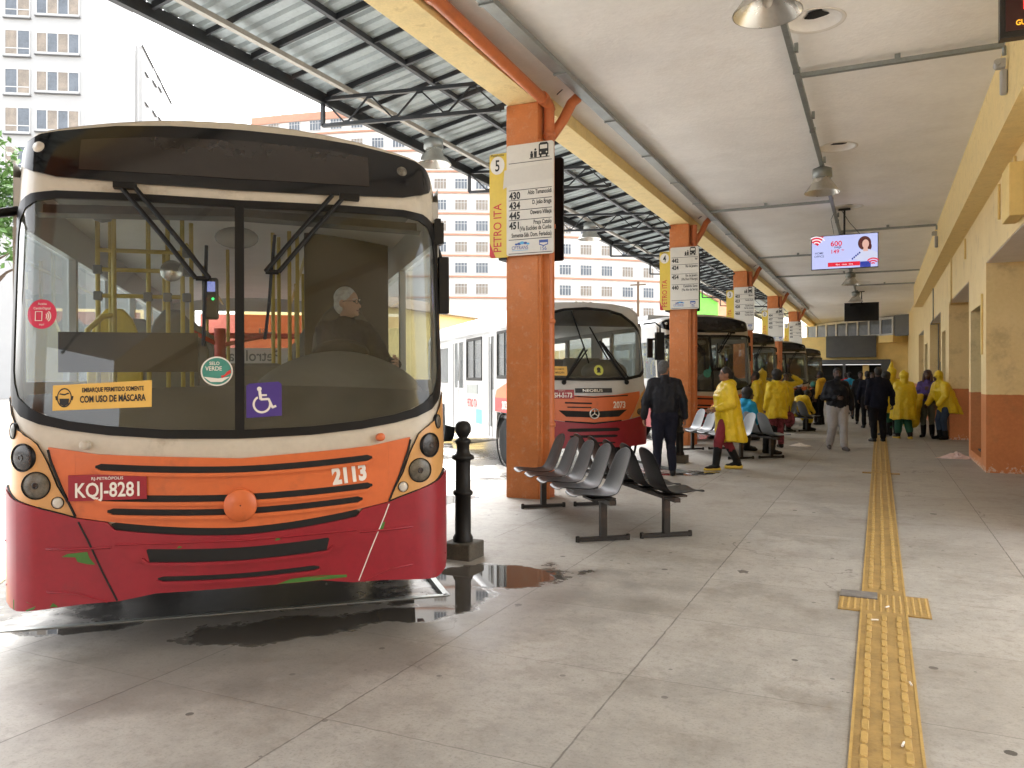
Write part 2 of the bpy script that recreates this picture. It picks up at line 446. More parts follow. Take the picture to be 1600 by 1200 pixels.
    wet = t.ss(field([(-2.72,5.42,.80,.52), (-3.25,4.75,1.35,.42), (-2.80,4.85,.55,.42), (-3.33,3.72,.62,.30), (-2.75,4.35,.55,.22), (-4.4,3.3,.5,.16), (-2.85,12.6,.7,.4), (-5.2,8.4,.9,.5)]), .08, .34)
    c = t.mix(t.math('MULTIPLY', damp, .46), c, (.085,.075,.065))
    c = t.mix(t.math('MULTIPLY', wet, .80), c, (.035,.03,.025))
    t.l.new(c, b.inputs['Base Color'])
    r = t.math('ADD', .42, t.math('MULTIPLY', mid, .3))
    r = t.math('SUBTRACT', r, t.math('MULTIPLY', damp, .16))
    r = t.math('MULTIPLY', r, t.math('SUBTRACT', 1.0, t.math('MULTIPLY', wet, .94)))
    t.l.new(r, b.inputs['Roughness'])
    h = t.math('SUBTRACT', t.math('ADD', t.math('MULTIPLY', fine, .4), mid), t.math('MULTIPLY', j, 1.5))
    h = t.math('MULTIPLY', h, t.math('SUBTRACT', 1.0, wet))
    t.l.new(t.bump(h, .22, .006), b.inputs['Normal'])
    return m
M['concrete'] = concrete()

def yard():
    m, t, b, co = base('wet_yard_paving')
    a = t.noise(co, .4, 7, .6); f = t.noise(co, 8, 6, .65); g = t.noise(co, 90, 3)
    c = t.mix(t.ss(f, .3, .7), (.27,.26,.24), (.38,.36,.33))
    c = t.mix(t.math('MULTIPLY', t.ss(g, .5, .7), .4), c, (.09,.085,.08))
    wet = t.ss(a, .46, .56)
    c = t.mix(t.math('MULTIPLY', wet, .5), c, (.09,.085,.08))
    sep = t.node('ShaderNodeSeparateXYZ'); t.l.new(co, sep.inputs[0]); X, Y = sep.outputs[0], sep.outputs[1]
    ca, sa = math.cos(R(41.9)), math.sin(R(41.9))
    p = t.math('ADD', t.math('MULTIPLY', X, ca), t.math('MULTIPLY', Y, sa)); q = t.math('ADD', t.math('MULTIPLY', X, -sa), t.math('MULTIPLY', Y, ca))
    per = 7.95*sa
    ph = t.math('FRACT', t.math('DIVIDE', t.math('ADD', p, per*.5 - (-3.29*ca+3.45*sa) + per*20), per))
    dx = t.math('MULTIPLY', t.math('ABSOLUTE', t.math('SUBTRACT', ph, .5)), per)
    bay_shade = t.math('SUBTRACT', 1.0, t.ss(t.math('ADD', dx, t.math('MULTIPLY', t.math('SUBTRACT', f, .5), 1.6)), .7, 1.7))  # shade beneath the parked buses painted into the wet ground
    bay_shade = t.math('MULTIPLY', bay_shade, t.math('LESS_THAN', t.math('SUBTRACT', q, t.math('MULTIPLY', p, .90)), 14.0))
    c = t.mix(t.math('MULTIPLY', bay_shade, .82), c, (.03,.028,.027))
    wet = t.math('MAXIMUM', wet, t.math('MULTIPLY', bay_shade, .8))
    t.l.new(c, b.inputs['Base Color'])
    t.l.new(t.math('SUBTRACT', .55, t.math('MULTIPLY', wet, .42)), b.inputs['Roughness'])
    t.l.new(t.bump(t.math('MULTIPLY', g, t.math('SUBTRACT', 1, wet)), .3, .006), b.inputs['Normal'])
    return m
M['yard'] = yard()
M['tactile'] = mat('yellow_tactile_rubber', (.31,.20,.062), .65, var=.22, scale=5, dirt=(.2,.12,.04), dscale=6, damt=.6, bump=.2, bscale=90)
M['tactile_bar'] = mat('worn_yellow_rubber', (.41,.27,.08), .6, var=.2, scale=9, dirt=(.3,.18,.06), dscale=9, damt=.4)
M['mortar'] = mat('grey_patch', (.16,.15,.14), .8, var=.25, scale=20, bump=.4)
# ------------------------------------------------------------------ the setting: yard, platform
A = R(41.9)
EX = Vector((math.cos(A), math.sin(A), 0)); EY = Vector((-math.sin(A), math.cos(A), 0))

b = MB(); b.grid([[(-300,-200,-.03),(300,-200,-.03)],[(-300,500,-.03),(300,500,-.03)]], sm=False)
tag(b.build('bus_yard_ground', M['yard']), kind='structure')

tips = [(-2.73, 4.84 + 7.95*i) for i in range(-2, 8)]
edge = []
for x, y in tips:
    edge.append((x, y)); edge.append((x - math.sin(A)*5.92, y + math.cos(A)*5.92))
edge = edge[:-1]
poly = [(9, edge[0][1])] + edge + [(9, edge[-1][1]), ]
b = MB(); n = len(poly)
b.add([(x, y, 0) for x, y in poly] + [(x, y, -.2) for x, y in poly],
      [tuple(range(n))[::-1]] + [(i, (i+1) % n, (i+1) % n + n, i+n) for i in range(n)])
plat = b.build('platform_floor', M['concrete']); tag(plat, kind='structure')
me = plat.data
bm = bmesh.new(); bm.from_mesh(me); bmesh.ops.triangulate(bm, faces=bm.faces[:]); bmesh.ops.recalc_face_normals(bm, faces=bm.faces[:]); bm.to_mesh(me); bm.free()
b = MB()
for i in range(len(edge)-1):
    p0 = Vector((*edge[i], 0)); p1 = Vector((*edge[i+1], 0)); d = (p1-p0).normalized(); nn = Vector((-d.y, d.x, 0))
    q = [p0 - nn*.012, p1 - nn*.012, p1 + nn*.03, p0 + nn*.03]
    b.add([(v.x, v.y, .006) for v in q] + [(v.x, v.y, -.028) for v in q], [(0,1,2,3),(4,7,6,5),(0,4,5,1),(1,5,6,2),(2,6,7,3),(3,7,4,0)])
tag(b.build('platform_edge_strip', M['galv']), kind='structure')
# worn yellow bay marking in the yard beside the nearest bus
b = MB()
for (c0, w_, l_) in (((-5.35, 2.75), .22, 4.2), ((-6.3, 8.9), .14, 4.5)):
    p = Vector((*c0, 0)); 
    q = [p - EX*w_ , p + EX*w_, p + EX*w_ + EY*l_, p - EX*w_ + EY*l_]
    b.add([(v.x, v.y, -.024) for v in q], [(0,1,2,3)])
tag(b.build('yellow_bay_marking', M['yard_yel']), kind='structure')

# tactile guide strip
b = MB(); SX = .028; HW = .133
b.box(SX-HW, SX+HW, -3, 46, .0015, .010, 0)
for sx in (-1, 1):
    b.box(SX+sx*HW-.006, SX+sx*HW+.006, -3, 46, .0015, .0125, 1)
y = 1.2; k = 0
def roundbar(b, x, y0, y1, w_, z0, z1, mi):
    c = .010
    lo = [(x-w_, y0+c), (x-w_+c, y0), (x+w_-c, y0), (x+w_, y0+c), (x+w_, y1-c), (x+w_-c, y1), (x-w_+c, y1), (x-w_, y1-c)]
    hi = [(x+(px-x)*.8, y0+(py-y0)*.97+.002) for px, py in lo]
    v = [(px, py, z0) for px, py in lo] + [(px, py, z1) for px, py in hi]
    b.add(v, [tuple(range(8, 16))] + [(i, (i+1) % 8, (i+1) % 8+8, i+8) for i in range(8)], mi)
while y < 40:
    if not (5.49 < y < 6.13 or 13.70 < y < 14.02):
        for dx in (-.083, 0, .083):
            roundbar(b, SX+dx + random.uniform(-.002,.002), y, y+.112, .0155, .009, .0165, 1)
    y += .1325
for (yc, hw, hh, xo) in ((5.87, .275, .245, 0), (13.86, .27, .07, 0)):
    for s_ in (-1, 1):
        x0 = SX + s_*HW + s_*.008; x1 = SX + s_*hw
        b.box(min(x0,x1), max(x0,x1), yc-hh, yc+hh, .0015, .010, 0)
    for i in range(14):
        for j in range(-8, 9):
            if abs(j)*.034 < hh-.01:
                b.lathe([(.011, .0095), (.008, .0145), (0, .0150)], 8, 1, tr(SX-hw+.02+i*(2*hw-.04)/13, yc+j*.034, 0))
tag(b.build('tactile_guide_path', [M['tactile'], M['tactile_bar']]), kind='structure')
b = MB(); b.box(-.245, -.01, 5.93, 6.10, .012, .0195)
tag(b.build('grey_floor_patch', M['mortar']), kind='structure')

# ------------------------------------------------------------------ station building (right) with beam, ceiling slab
ZC = 5.17; WX = 1.554
Y0, Y1 = -10, 58.0
bld = thing('station_building', 'yellow station hall with orange dado, deep recesses and plaster ceiling over the platform', 'building', (WX, 20, 0))
def loc(bm_, name, mt, parent, bevel=0):      # geometry given in world metres, stored relative to the thing
    o = bm_.build(name, mt, parent, bevel=bevel)
    off = parent.matrix_world.inverted() if False else None
    return o
def rel(bm_, name, mt, parent, bevel=0):
    px, py, pz = parent.location
    bm_.v = [(x-px, y-py, z-pz) for x, y, z in bm_.v]
    return bm_.build(name, mt, parent, bevel=bevel)
D2 = WX + 2.2        # back of the recesses
segs = []            # piers between the recesses: (y0, y1, small door y0, y1, door top)
piers = [(-10, 1.0, None), (9.0, 9.6, None), (14.70, 17.37, (15.38, 17.05, 2.75)), (22.1, 25.0, (23.2, 24.5, 2.75)), (30.1, 34.2, (31.6, 33.6, 2.75)), (38.5, 58, None)]
LZ = 3.36
wb = MB()
rel(MB().box(WX, D2+.3, -10, 2.4, -.05, LZ-.001), 'rear_pier', M['wall'], bld)
for y0, y1, door in piers[1:]:
    if door is None:
        wb.box(WX, D2+.3, y0, y1, -.05, LZ)
    else:
        a, c, h = door
        wb.box(WX, D2+.3, y0, a, -.05, LZ)
        wb.box(WX, D2+.3, c, y1, -.05, LZ)
        wb.box(WX, D2+.3, a, c, h, LZ)
        wb.box(WX+.45, D2+.3, a, c, -.05, h)
        wb.box(WX+.003, WX+.45, a, c, -.05, .17)
for i in range(1, len(piers)-1):
    wb.box(D2, D2+.3, piers[i][1], piers[i+1][0], -.05, LZ-.002)
rel(wb, 'wall', M['wall'], bld)
wb = MB(); wb.box(WX, D2+.3, Y0, 2.4, LZ, ZC+.3); wb.box(WX, D2+.3, 9.0, Y1, LZ, ZC+.3); wb.box(WX, WX+.4, 2.4, 9.0, 4.32, ZC+.3)  # unseen gap beside the camera, added to let daylight into the hall
rel(wb, 'upper_wall', M['wall'], bld)
wb = MB()
for i in range(1, len(piers)-1):
    wb = MB(); wb.box(WX+.01, D2-.002, piers[i][1]+.002, piers[i+1][0]-.002, LZ-.012, LZ-.001)
    rel(wb, 'recess_soffit', M['soffit'], bld)
wb = MB(); wb.box(1.254, WX-.001, Y0, 35.5, 4.32, ZC-.001); 
rel(wb, 'wall_beam', M['beam'], bld)
wb = MB(); wb.box(-4.28, -3.87, Y0, Y1, 4.97, ZC+.25)
rel(wb, 'edge_beam', M['beam'], bld)
# ceiling slab with round recesses let into it
RECY = (3.76, 8.66, 13.56, 18.4, 23.3, 28.2, 33.1)
def ceiling():
    b = MB(); xa, xb = -.6-.4, -.6+.4
    q = lambda x0, x1, y0, y1: b.add([(x0,y0,ZC),(x0,y1,ZC),(x1,y1,ZC),(x1,y0,ZC)], [(0,1,2,3)])
    q(-3.87, xa, Y0, Y1); q(xb, WX, Y0, Y1)
    y = Y0
    for yc in RECY:
        q(xa, xb, y, yc-.4); y = yc+.4
        n = 48
        cir = lambda r, z: [(-.6+r*math.cos(2*math.pi*k/n), yc+r*math.sin(2*math.pi*k/n), z) for k in range(n)]
        sq = []
        for k in range(n):
            c, s_ = math.cos(2*math.pi*k/n), math.sin(2*math.pi*k/n); m_ = max(abs(c), abs(s_)); sq.append((-.6+.4*c/m_, yc+.4*s_/m_, ZC))
        b.grid([sq, cir(.262, ZC)], sm=False, close=True)
        b.grid([cir(.262, ZC), cir(.25, ZC+.015), cir(.215, ZC+.040), cir(.15, ZC+.058), cir(.10, ZC+.064)], sm=True, close=True)
        b.add(cir(.10, ZC+.064), [tuple(range(n))])
    q(xa, xb, y, Y1)
    b.box(-3.87, WX, Y0, Y1, ZC+.24, ZC+.34)
    rel(b, 'ceiling', M['ceiling'], bld)
ceiling()
for yc in RECY:
    rb = MB(); rb.lathe([(.262, ZC-.001), (.285, ZC-.012), (.30, ZC-.010), (.305, ZC-.001)], 40, 0, tr(-.6, yc, 0), cap=False)
    o = rel(rb, 'recess_rim', M['soffit'], bld)
    rb = MB()
    pts = [(.105*(1+.22*math.sin(3*t)+.12*math.sin(5*t+1))*math.cos(t)-.6+.02, .115*(1+.2*math.sin(2*t+yc))*math.sin(t)+yc-.02, ZC+.052) for t in [2*math.pi*k/22 for k in range(22)]]
    rb.add(pts, [tuple(range(22))[::-1]]); rel(rb, 'broken_fitting_hole', M['void'], bld)
# ceiling joints and pale strip beside the beam
b = MB(); b.box(-3.865, -3.45, Y0, Y1, ZC-.018, ZC-.002); rel(b, 'ceiling_strip', M['soffit'], bld)
for yj in (6.35,):
    b = MB(); b.box(-3.86, -2.6, yj-.018, yj+.018, ZC-.024, ZC-.0185); rel(b, 'ceiling_crack', M['void'], bld)
# shutters in the small doors
for (a, c, h) in ((15.38, 17.05, 2.75), (23.2, 24.5, 2.75), (31.6, 33.6, 2.75)):
    b = MB(); X = WX+.20; hh = 2.05; n = 26
    mid = (a+c)/2; hw = (c-a)/2-.03
    for k in range(n):
        z0 = .20 + k*(hh+.35-.20)/n; z1 = z0 + (hh+.15)/n*.92
        # rounded top: the slats shorten under the arch
        t = (z1-1.75)/.75
        s_ = math.sqrt(max(.02, 1-max(0, t)**2))
        b.box(X + (.012 if k % 2 else 0), X+.04, mid-hw*s_, mid+hw*s_, z0, z1)
    rel(b, 'shutter', M['shutter'], bld)
    b = MB(); b.box(WX+.12, WX+.45, a+.002, c-.002, .171, .20); b.box(WX+.28, WX+.44, a+.002, c-.002, .2, h-.002)
    rel(b, 'door_back', M['conc_block'], bld)
# dark service door in the third recess, meter box and surface conduits on the wall
b = MB(); b.box(WX+.3, WX+1.4, 30.02, 30.095, .02, 2.05); rel(b, 'dark_door', M['grey_panel'], bld)
for pts in ([(WX-.02, 28.0, 4.30), (WX-.02, 28.0, LZ-.03), (WX+.02, 30.06, LZ-.05), (WX+.25, 30.06, LZ-.05), (WX+.25, 30.06, 1.3)],
            [(WX-.02, 21.2, 4.30), (WX-.02, 21.2, LZ-.05), (WX+.02, 22.05, LZ-.05), (WX+.55, 22.05, LZ-.05), (WX+.55, 22.05, .65)],
            [(WX-.02, 11.6, 4.28), (WX-.02, 11.6, 3.44)], [(WX-.02, 13.05, 4.25), (WX-.02, 13.05, 3.75)], [(WX-.02, 17.9, 4.25), (WX-.02, 17.9, 3.85)], [(WX-.02,15.1,2.9),(WX-.02,15.1,1.9)]):
    b = MB(); b.tube(pts, .018, 8); rel(b, 'wall_conduit', M['far_yellow'] if len(pts) == 2 else M['beam'] if pts[0][1] < 22 else M['galv'], bld)
b = MB(); b.tube([(WX+.75, 22.06, 3.25), (WX+.75, 22.06, .7)], .03, 8); b.box(WX+.60, WX+.85, 22.0, 22.098, .58, .70)
rel(b, 'recess_pipe', M['wall'], bld)
b = MB(); b.box(WX-.17, WX-.02, 10.9, 11.5, 3.42, 4.05); rel(b, 'junction_box', M['far_yellow'], bld, bevel=.01)

# ------------------------------------------------------------------ orange columns with rain pipes
COLY = [9.12 + 8.65*i for i in range(-2, 5)]
col_first = None
colroots = []
clabels = {1: 'orange concrete column with downpipe behind the nearest charcoal bench', 2: 'orange column with downpipe between the second and third buses', 3: 'third orange column from the camera, under the platform 3 board',
           4: 'fourth orange column from the camera, under the platform 2 board', 5: 'small far orange column under the platform 1 board', 0: 'orange column beside the camera'}
def column():
    t = thing('platform_column', 'x', 'column', (-4.06, 9.12+.25, 0), 0, 'orange columns along the platform edge')
    b = MB(); b.box(-.24, .20, -.25, .25, -.02, 4.968); b.build('shaft', M['column'], t, bevel=.012)
    b = MB(); b.box(.201, .235, -.235, -.17, 0, 4.5); b.box(.201, .32, -.168, -.160, 0, 4.4); b.build('pipe_chase', M['column'], t)
    b = MB()
    b.tube([(.285, -.09, .02), (.285, -.09, 4.95)], .068, 14)
    for z in (.9, 2.2, 3.4, 4.55): b.lathe([(.069, z), (.080, z+.004), (.080, z+.05), (.069, z+.054)], 14, 0, tr(.285, -.09, 0))
    b.tube([(.285, -.05, 4.55), (.42, .06, 4.80), (.50, .14, 5.02), (.56, .2, 5.10)], .066, 12)
    b.build('downpipe', M['pipe_orange'], t)
    b = MB(); b.tube([(.36, -.02, 5.10), (.46, -.02, 5.17)], .008, 6); b.build('pipe_bracket', M['dark_metal'], t)
    return t
cproto = column()
for i, y in enumerate(COLY[1:]):
    r = cproto if i == 1 else copy_tree(cproto)
    r.location = (-4.06, y+.25, 0)
    r['label'] = clabels[i]
# the inclined rain pipe along the nearest column's beam
b = MB(); b.tube([(-3.76, 4.3, 5.10), (-3.76, 5.35, 5.10), (-3.76, 5.55, 5.09), (-3.775, 9.25, 4.96), (-3.775, 9.32, 4.90)], .068, 14)
for yy in (5.5, 6.3, 9.0): b.tube([(-3.762, yy, 5.09-.035*(yy-5.5)), (-3.762, yy+.08, 5.088-.035*(yy-5.5))], .080, 14)
o = b.build('rain_pipe', M['pipe_orange']); tag(o, 'orange rain pipe running along the yellow beam into the nearest column', 'pipe')

# ------------------------------------------------------------------ metal canopy over the bus noses
cx0, cx1 = -7.28, -3.6
def roofz(x): return 5.45 + .19*(x + 7.25)
can = thing('metal_canopy', 'corrugated zinc canopy on dark steel trusses over the front of the buses', 'canopy', (-5.5, 20, 5.4))
rows0 = []; ys = []
y = -12.0
while y < 58:
    for dy, dz in ((0, 0), (.13, 0), (.155, .04), (.185, .04), (.21, 0)):
        ys.append((y+dy, dz))
    y += .21
b = MB()
for dz0 in (0,):
    b.grid([[(x, yy, roofz(x)+dz) for yy, dz in ys] for x in (-7.07, -5.5, cx1)], sm=False)
o = rel(b, 'roof_sheet', M['roof_sheet'], can)
sd_ = o.modifiers.new('t', 'SOLIDIFY'); sd_.thickness = .004
b = MB(); b.box(-7.07, -6.99, -12, 58, 5.33, 5.475); rel(b, 'fascia_beam', M['dark_metal'], can)
for x in (-5.73, -4.85):
    b = MB(); b.box(x-.03, x+.03, -12, 58, roofz(x)-.075, roofz(x)-.008); rel(b, 'purlin', M['dark_metal'], can)
yy = -11.6; k = 0
b1 = []
while yy < 57:
    wd = .022 if k % 2 == 0 else .010
    if -2 < yy < 44:
        b = MB(); 
        b.add([(-6.99, yy-wd, roofz(-6.99)-.002), (cx1, yy-wd, roofz(cx1)-.002), (cx1, yy+wd, roofz(cx1)-.002), (-6.99, yy+wd, roofz(-6.99)-.002),
               (-6.99, yy-wd, roofz(-6.99)-.055-wd), (cx1, yy-wd, roofz(cx1)-.055-wd), (cx1, yy+wd, roofz(cx1)-.055-wd), (-6.99, yy+wd, roofz(-6.99)-.055-wd)],
              [(0,1,2,3),(7,6,5,4),(4,5,1,0),(5,6,2,1),(6,7,3,2),(7,4,0,3)])
        rel(b, 'rafter', M['dark_metal'], can)
    yy += .735; k += 1
for i in range(-1, 10):
    yt = 4.58 + 4.36*i
    b = MB()
    P0 = (-7.04, yt, 5.40); P1 = (-4.29, yt, 5.22); Q0 = (-7.04, yt, 5.03); Q1 = (-4.29, yt, 4.87)
    def bar(p, q, r=.024): b.tube([p, q], r, 4, sm=False)
    bar(P0, P1, .034); bar(Q0, Q1, .034); bar(P0, Q0, .034)
    n = 7
    for j in range(n):
        a = j/n; c = (j+1)/n
        lp = lambda U, V, t: tuple(U[k]+(V[k]-U[k])*t for k in range(3))
        if j % 2 == 0: bar(lp(P0, P1, a), lp(Q0, Q1, c), .014)
        else: bar(lp(Q0, Q1, a), lp(P0, P1, c), .014)
        g = lp(Q0, Q1, c) if j % 2 == 0 else lp(P0, P1, c)
        b.box(g[0]-.05, g[0]+.05, g[1]-.006, g[1]+.006, g[2]-.05 if j % 2 else g[2]-.01, g[2]+.01 if j % 2 else g[2]+.05)
    rel(b, 'truss', M['dark_metal'], can)
# lamp rail under the sheet
b = MB(); x = -6.59; b.box(x-.035, x+.035, -8, 56, roofz(x)-.155, roofz(x)-.095)
rel(b, 'lamp_rail', M['rail'], can)

# ------------------------------------------------------------------ bay lamps
def lamp(lbl, group):
    t = thing('bay_lamp', lbl, 'lamp', (0,0,0), 0, group)
    b = MB(); b.lathe([(.085, .43), (.155, .40), (.16, .26), (.10, .24)], 24); b.build('ballast_housing', M['galv'], t)
    b = MB(); b.lathe([(.13, .255), (.14, .22), (.19, .14), (.265, .04), (.29, .012), (.29, 0)], 36, cap=False); 
    b.lathe([(.283, .001), (.26, .03), (.185, .13), (.13, .22), (.0, .235)], 36, cap=False); b.build('reflector', M['alu'], t)
    b = MB(); b.ell((0, 0, .14), (.05, .05, .09)); b.build('bulb', M['lens_white'], t)
    return t
lp = lamp('x', 'aluminium bay lamps under the station ceiling')
names = ['aluminium bay lamp cut off by the top edge of the picture, nearest to the camera', 'aluminium bay lamp hanging between the nearest one and the lit screen', None, 'small bay lamp hanging just below the lit screen', 'smallest bay lamp, right above the black screen']
for (yl, nm) in ((7.1, names[0]), (14.36, names[1]), (29.0, names[3]), (35.6, names[4])):
    r = lp if yl == 7.1 else copy_tree(lp)
    r.location = (-.87, yl, 4.64); r['label'] = nm
for i, (yl, nm) in enumerate(((11.2, 'bay lamp under the zinc canopy, beside the platform 5 board'), (18.9, 'bay lamp under the zinc canopy between the platform 5 and 4 boards'))):
    r = copy_tree(lp); r.location = (-6.59, yl, roofz(-6.59)-.155-.43); r['label'] = nm; r['group'] = 'bay lamps under the zinc canopy'

# ------------------------------------------------------------------ trunking on the ceiling
cd = thing('cable_trunking', 'grey cable trunking grid hung under the station ceiling', 'trunking', (-.87, 15, 5.1))
b = MB(); b.box(-.90, -.84, Y0, 38, 5.06, 5.12); 
yy = -8
while yy < 38: b.box(-.84, -.80, yy, yy+.05, 5.075, ZC+.002); b.box(-.91, -.83, yy+.6, yy+.64, 5.055, 5.125); yy += 2.45
rel(b, 'main_run', M['galv'], cd)
for (x0, x1, yy) in ((-.84, 1.22, 9.95), (-3.4, -.90, 17.3), (-.84, 1.22, 21.0), (-3.4, -.90, 24.6), (-3.4, 1.22, 29.5), (-.84, 1.22, 33.5), (-.84, 1.22, 1.0)):
    b = MB(); b.box(x0, x1, yy-.03, yy+.03, 5.065, 5.115); xm = (x0+x1)/2; b.box(xm-.03, xm+.03, yy-.02, yy+.02, 5.11, ZC+.002)
    rel(b, 'branch_run', M['galv'], cd)
ct = thing('cable_tray', 'perforated steel cable tray along the platform side of the ceiling', 'cable tray', (-3.4, 15, 5.1))
b = MB(); b.box(-3.44, -3.30, Y0, 44, 5.06, 5.067); b.box(-3.44, -3.437, Y0, 44, 5.067, 5.12); b.box(-3.303, -3.30, Y0, 44, 5.067, 5.12)
rel(b, 'tray', M['galv'], ct)
b = MB()
for x in (-3.41, -3.37, -3.335): b.tube([(x, Y0, 5.08), (x, 44, 5.08)], .011, 6)
rel(b, 'cables', M['dark_metal'], ct)
b = MB(); yy = -8.5
while yy < 44: b.box(-3.45, -3.29, yy, yy+.04, 5.045, 5.059); b.box(-3.445, -3.44, yy, yy+.03, 5.06, ZC); yy += 1.9
rel(b, 'hanger', M['galv'], ct)

# security cameras at the end of two branch runs
def seccam(x, y, lbl):
    t = thing('security_camera', lbl, 'camera', (x, y, 5.0), 0, 'wall cameras under the ceiling')
    b = MB(); b.tube([(-.02, 0, .09), (.02, 0, .07), (.02, 0, -.02)], .022, 8); b.build('conduit_elbow', M['galv'], t)
    b = MB(); b.box(-.06, .03, -.05, .04, -.16, -.06); b.lathe([(.0, -.11), (.035, -.10), (.035, .0)], 12, 0, tr(-.05, -.07, -.10) @ rot('X', 70)); b.build('camera_head', M['white'], t, bevel=.008)
    b = MB(); b.box(-.02, .05, -.03, .05, -.44, -.17); b.build('power_box', M['white'], t, bevel=.02)
    return t
seccam(1.20, 9.95, 'white security camera on the yellow beam, nearest the red number display')
seccam(1.20, 21.0, 'small white security camera on the yellow beam, right of the lit screen')

# ------------------------------------------------------------------ LED number display, top right
t = thing('number_display', 'black hanging display with a red lit number, cut by the top right corner', 'display', (.98, 7.35, 4.21))
b = MB(); b.box(-.11, .62, 0, .10, 0, .62); b.build('case', M['tv_frame'], t, bevel=.006)
led = emit('red_led', (1, .02, .02), .5); ledy = emit('amber_led', (1, .45, .03), .2)
ledoff = mat('led_mask', (.035,.008,.010), .3)
b = MB(); b.box(-.07, .58, -.006, -.001, .05, .58); b.build('led_mask', ledoff, t)
b = MB()
for xx, segs_ in ((.06, 'bc'), (.24, 'abcdefg')):
    w_, h_ = .13, .36; z0 = .17
    seg = {'a': (-.065, .065, h_-.03, h_), 'g': (-.05, .05, h_/2-.015, h_/2+.015), 'd': (-.065, .065, 0, .03), 'b': (.04, .075, h_/2+.02, h_-.035), 'c': (.04, .075, .035, h_/2-.02), 'f': (-.075, -.04, h_/2+.02, h_-.035), 'e': (-.075, -.04, .035, h_/2-.02)}
    for s_ in segs_:
        x0, x1, za, zb = seg[s_]; b.box(xx+x0-.05, xx+x1-.05, -.010, -.0065, z0+za, z0+zb)
b.build('digits', led, t)
b = MB(); b.text('GUICHÊ SENHA', tr(.0, -.008, .085), .06, .8, .01, 0, 'LEFT'); b.build('caption', ledy, t)
b = MB(); b.tube([(.25, .05, .61), (.25, .05, ZC-4.21)], .02, 8); b.build('hanger', M['dark_metal'], t)

# ------------------------------------------------------------------ television screens
def tv(x, y, z, w_, h_, lbl, on):
    t = thing('television', lbl, 'television', (x, y, z), 0, None)
    b = MB(); b.box(-w_/2, w_/2, 0, .07, -h_/2, h_/2); b.build('case', M['tv_frame'], t, bevel=.006)
    b = MB(); b.tube([(-.0, .05, h_/2-.02), (0, .05, ZC-z)], .022, 10); b.box(-.12, .12, .0, .1, ZC-z-.03, ZC-z); b.build('ceiling_pole', M['dark_metal'], t)
    iw, ih = w_/2-.015, h_/2-.015
    if not on:
        b = MB(); b.box(-iw, iw, -.004, -.001, -ih, ih); b.build('screen', M['dest'], t); return t
    b = MB(); b.box(-iw, iw, -.004, -.001, -ih, ih); b.build('screen', emit('screen_pale_blue', (.52,.57,.92), .105), t)
    c = {n_: emit('screen_'+n_, col, .10) for n_, col in (('red', (.75,.02,.05)), ('white', (.95,.93,.98)), ('navy', (.03,.05,.35)), ('ink', (.03,.03,.10)), ('hair', (.10,.03,.03)), ('face', (.75,.45,.38)), ('shirt', (.62,.66,.85)))}
    keys = list(c); ml = [c[k_] for k_ in keys]; I = {k_: i for i, k_ in enumerate(keys)}
    b = MB(); yq = -.006
    def arcs(cx, cz, r, a0, a1, th, k_, yo=0):
        p = [(cx+r*math.cos(R(a)), cz+r*math.sin(R(a))) for a in range(a0, a1+1, 6)] + [(cx+(r-th)*math.cos(R(a)), cz+(r-th)*math.sin(R(a))) for a in range(a1, a0-1, -6)]
        b.flat(p, yq-yo, I[k_])
    # corner waves
    b.flat([(-iw, ih), (-iw+.24, ih), (-iw+.20, ih-.10), (-iw+.12, ih-.2), (-iw, ih-.12)], yq, I['red'])
    for r_ in (.09, .15, .21): arcs(-iw+.09, ih-.20, r_, 30, 130, .025, 'white', .001)
    for r_ in (.06, .11, .16): arcs(iw-.09, -ih+.03, r_, 40, 140, .028, 'red', .004)
    b.text('600', tr(-.16, yq, .13), .155, 1.0, .02, I['red']); b.text('mega', tr(-.13, yq-.001, .085), .07, 1, .01, I['ink'])
    b.text('149', tr(-.18, yq, -.03), .12, 1.0, .015, I['red']); b.text('90', tr(-.03, yq, .02), .05, 1, .01, I['red'])
    b.text('HOME', tr(-iw+.15, yq, -.03), .065, .95, .005, I['ink']); b.text('OFFICE', tr(-iw+.15, yq, -.10), .065, .95, .005, I['ink'])
    b.flat([(-.33, -ih+.04), (.31, -ih+.04), (.31, -ih+.13), (-.33, -ih+.13)], yq, I['red'])
    b.flat([(.312, -ih), (.52, -ih), (.52, -ih+.12), (.312, -ih+.12)], yq, I['navy'])
    b.text('fibra   canais   fone', tr(0, yq-.001, -ih+.065), .05, .9, 0, I['white'])
    el = lambda cx, cz, rx, rz, k_, yo: b.flat([(cx+rx*math.cos(t_), cz+rz*math.sin(t_)) for t_ in [2*math.pi*q/24 for q in range(24)]], yq-yo, I[k_])
    el(.40, .155, .13, .15, 'hair', .001); el(.47, .08, .07, .10, 'hair', .001); el(.42, .135, .066, .095, 'face', .002)
    b.flat([(.38, .06), (.46, .06), (.47, -.02), (.37, -.02)], yq-.0015, I['face'])
    b.flat([(.30, -.01), (.36, .02), (.49, .02), (.58, -.02), (iw-.005, -.06), (iw-.005, -.21), (.28, -.21), (.2, -.17), (.06, -.2), (.05, -.215), (.22, -.10)], yq-.0012, I['shirt'])
    for q in range(5): b.flat([(.14+q*.035, -.17+q*.03), (.165+q*.035, -.19+q*.03), (.185+q*.035, -.16+q*.03), (.16+q*.035, -.14+q*.03)], yq-.002, I['navy'])
    b.build('picture', ml, t)
    b = MB(); b.tube([(-.06, .05, ZC-z-.02), (.1, .06, ZC-z-.3), (.32, .05, h_/2-.02)], .006, 6); b.tube([(-.2, .05, h_/2-.02), (-.27, .05, h_/2+.35), (-.21, .1, ZC-z-.06)], .005, 6); b.build('cable', M['black'], t)
    return t
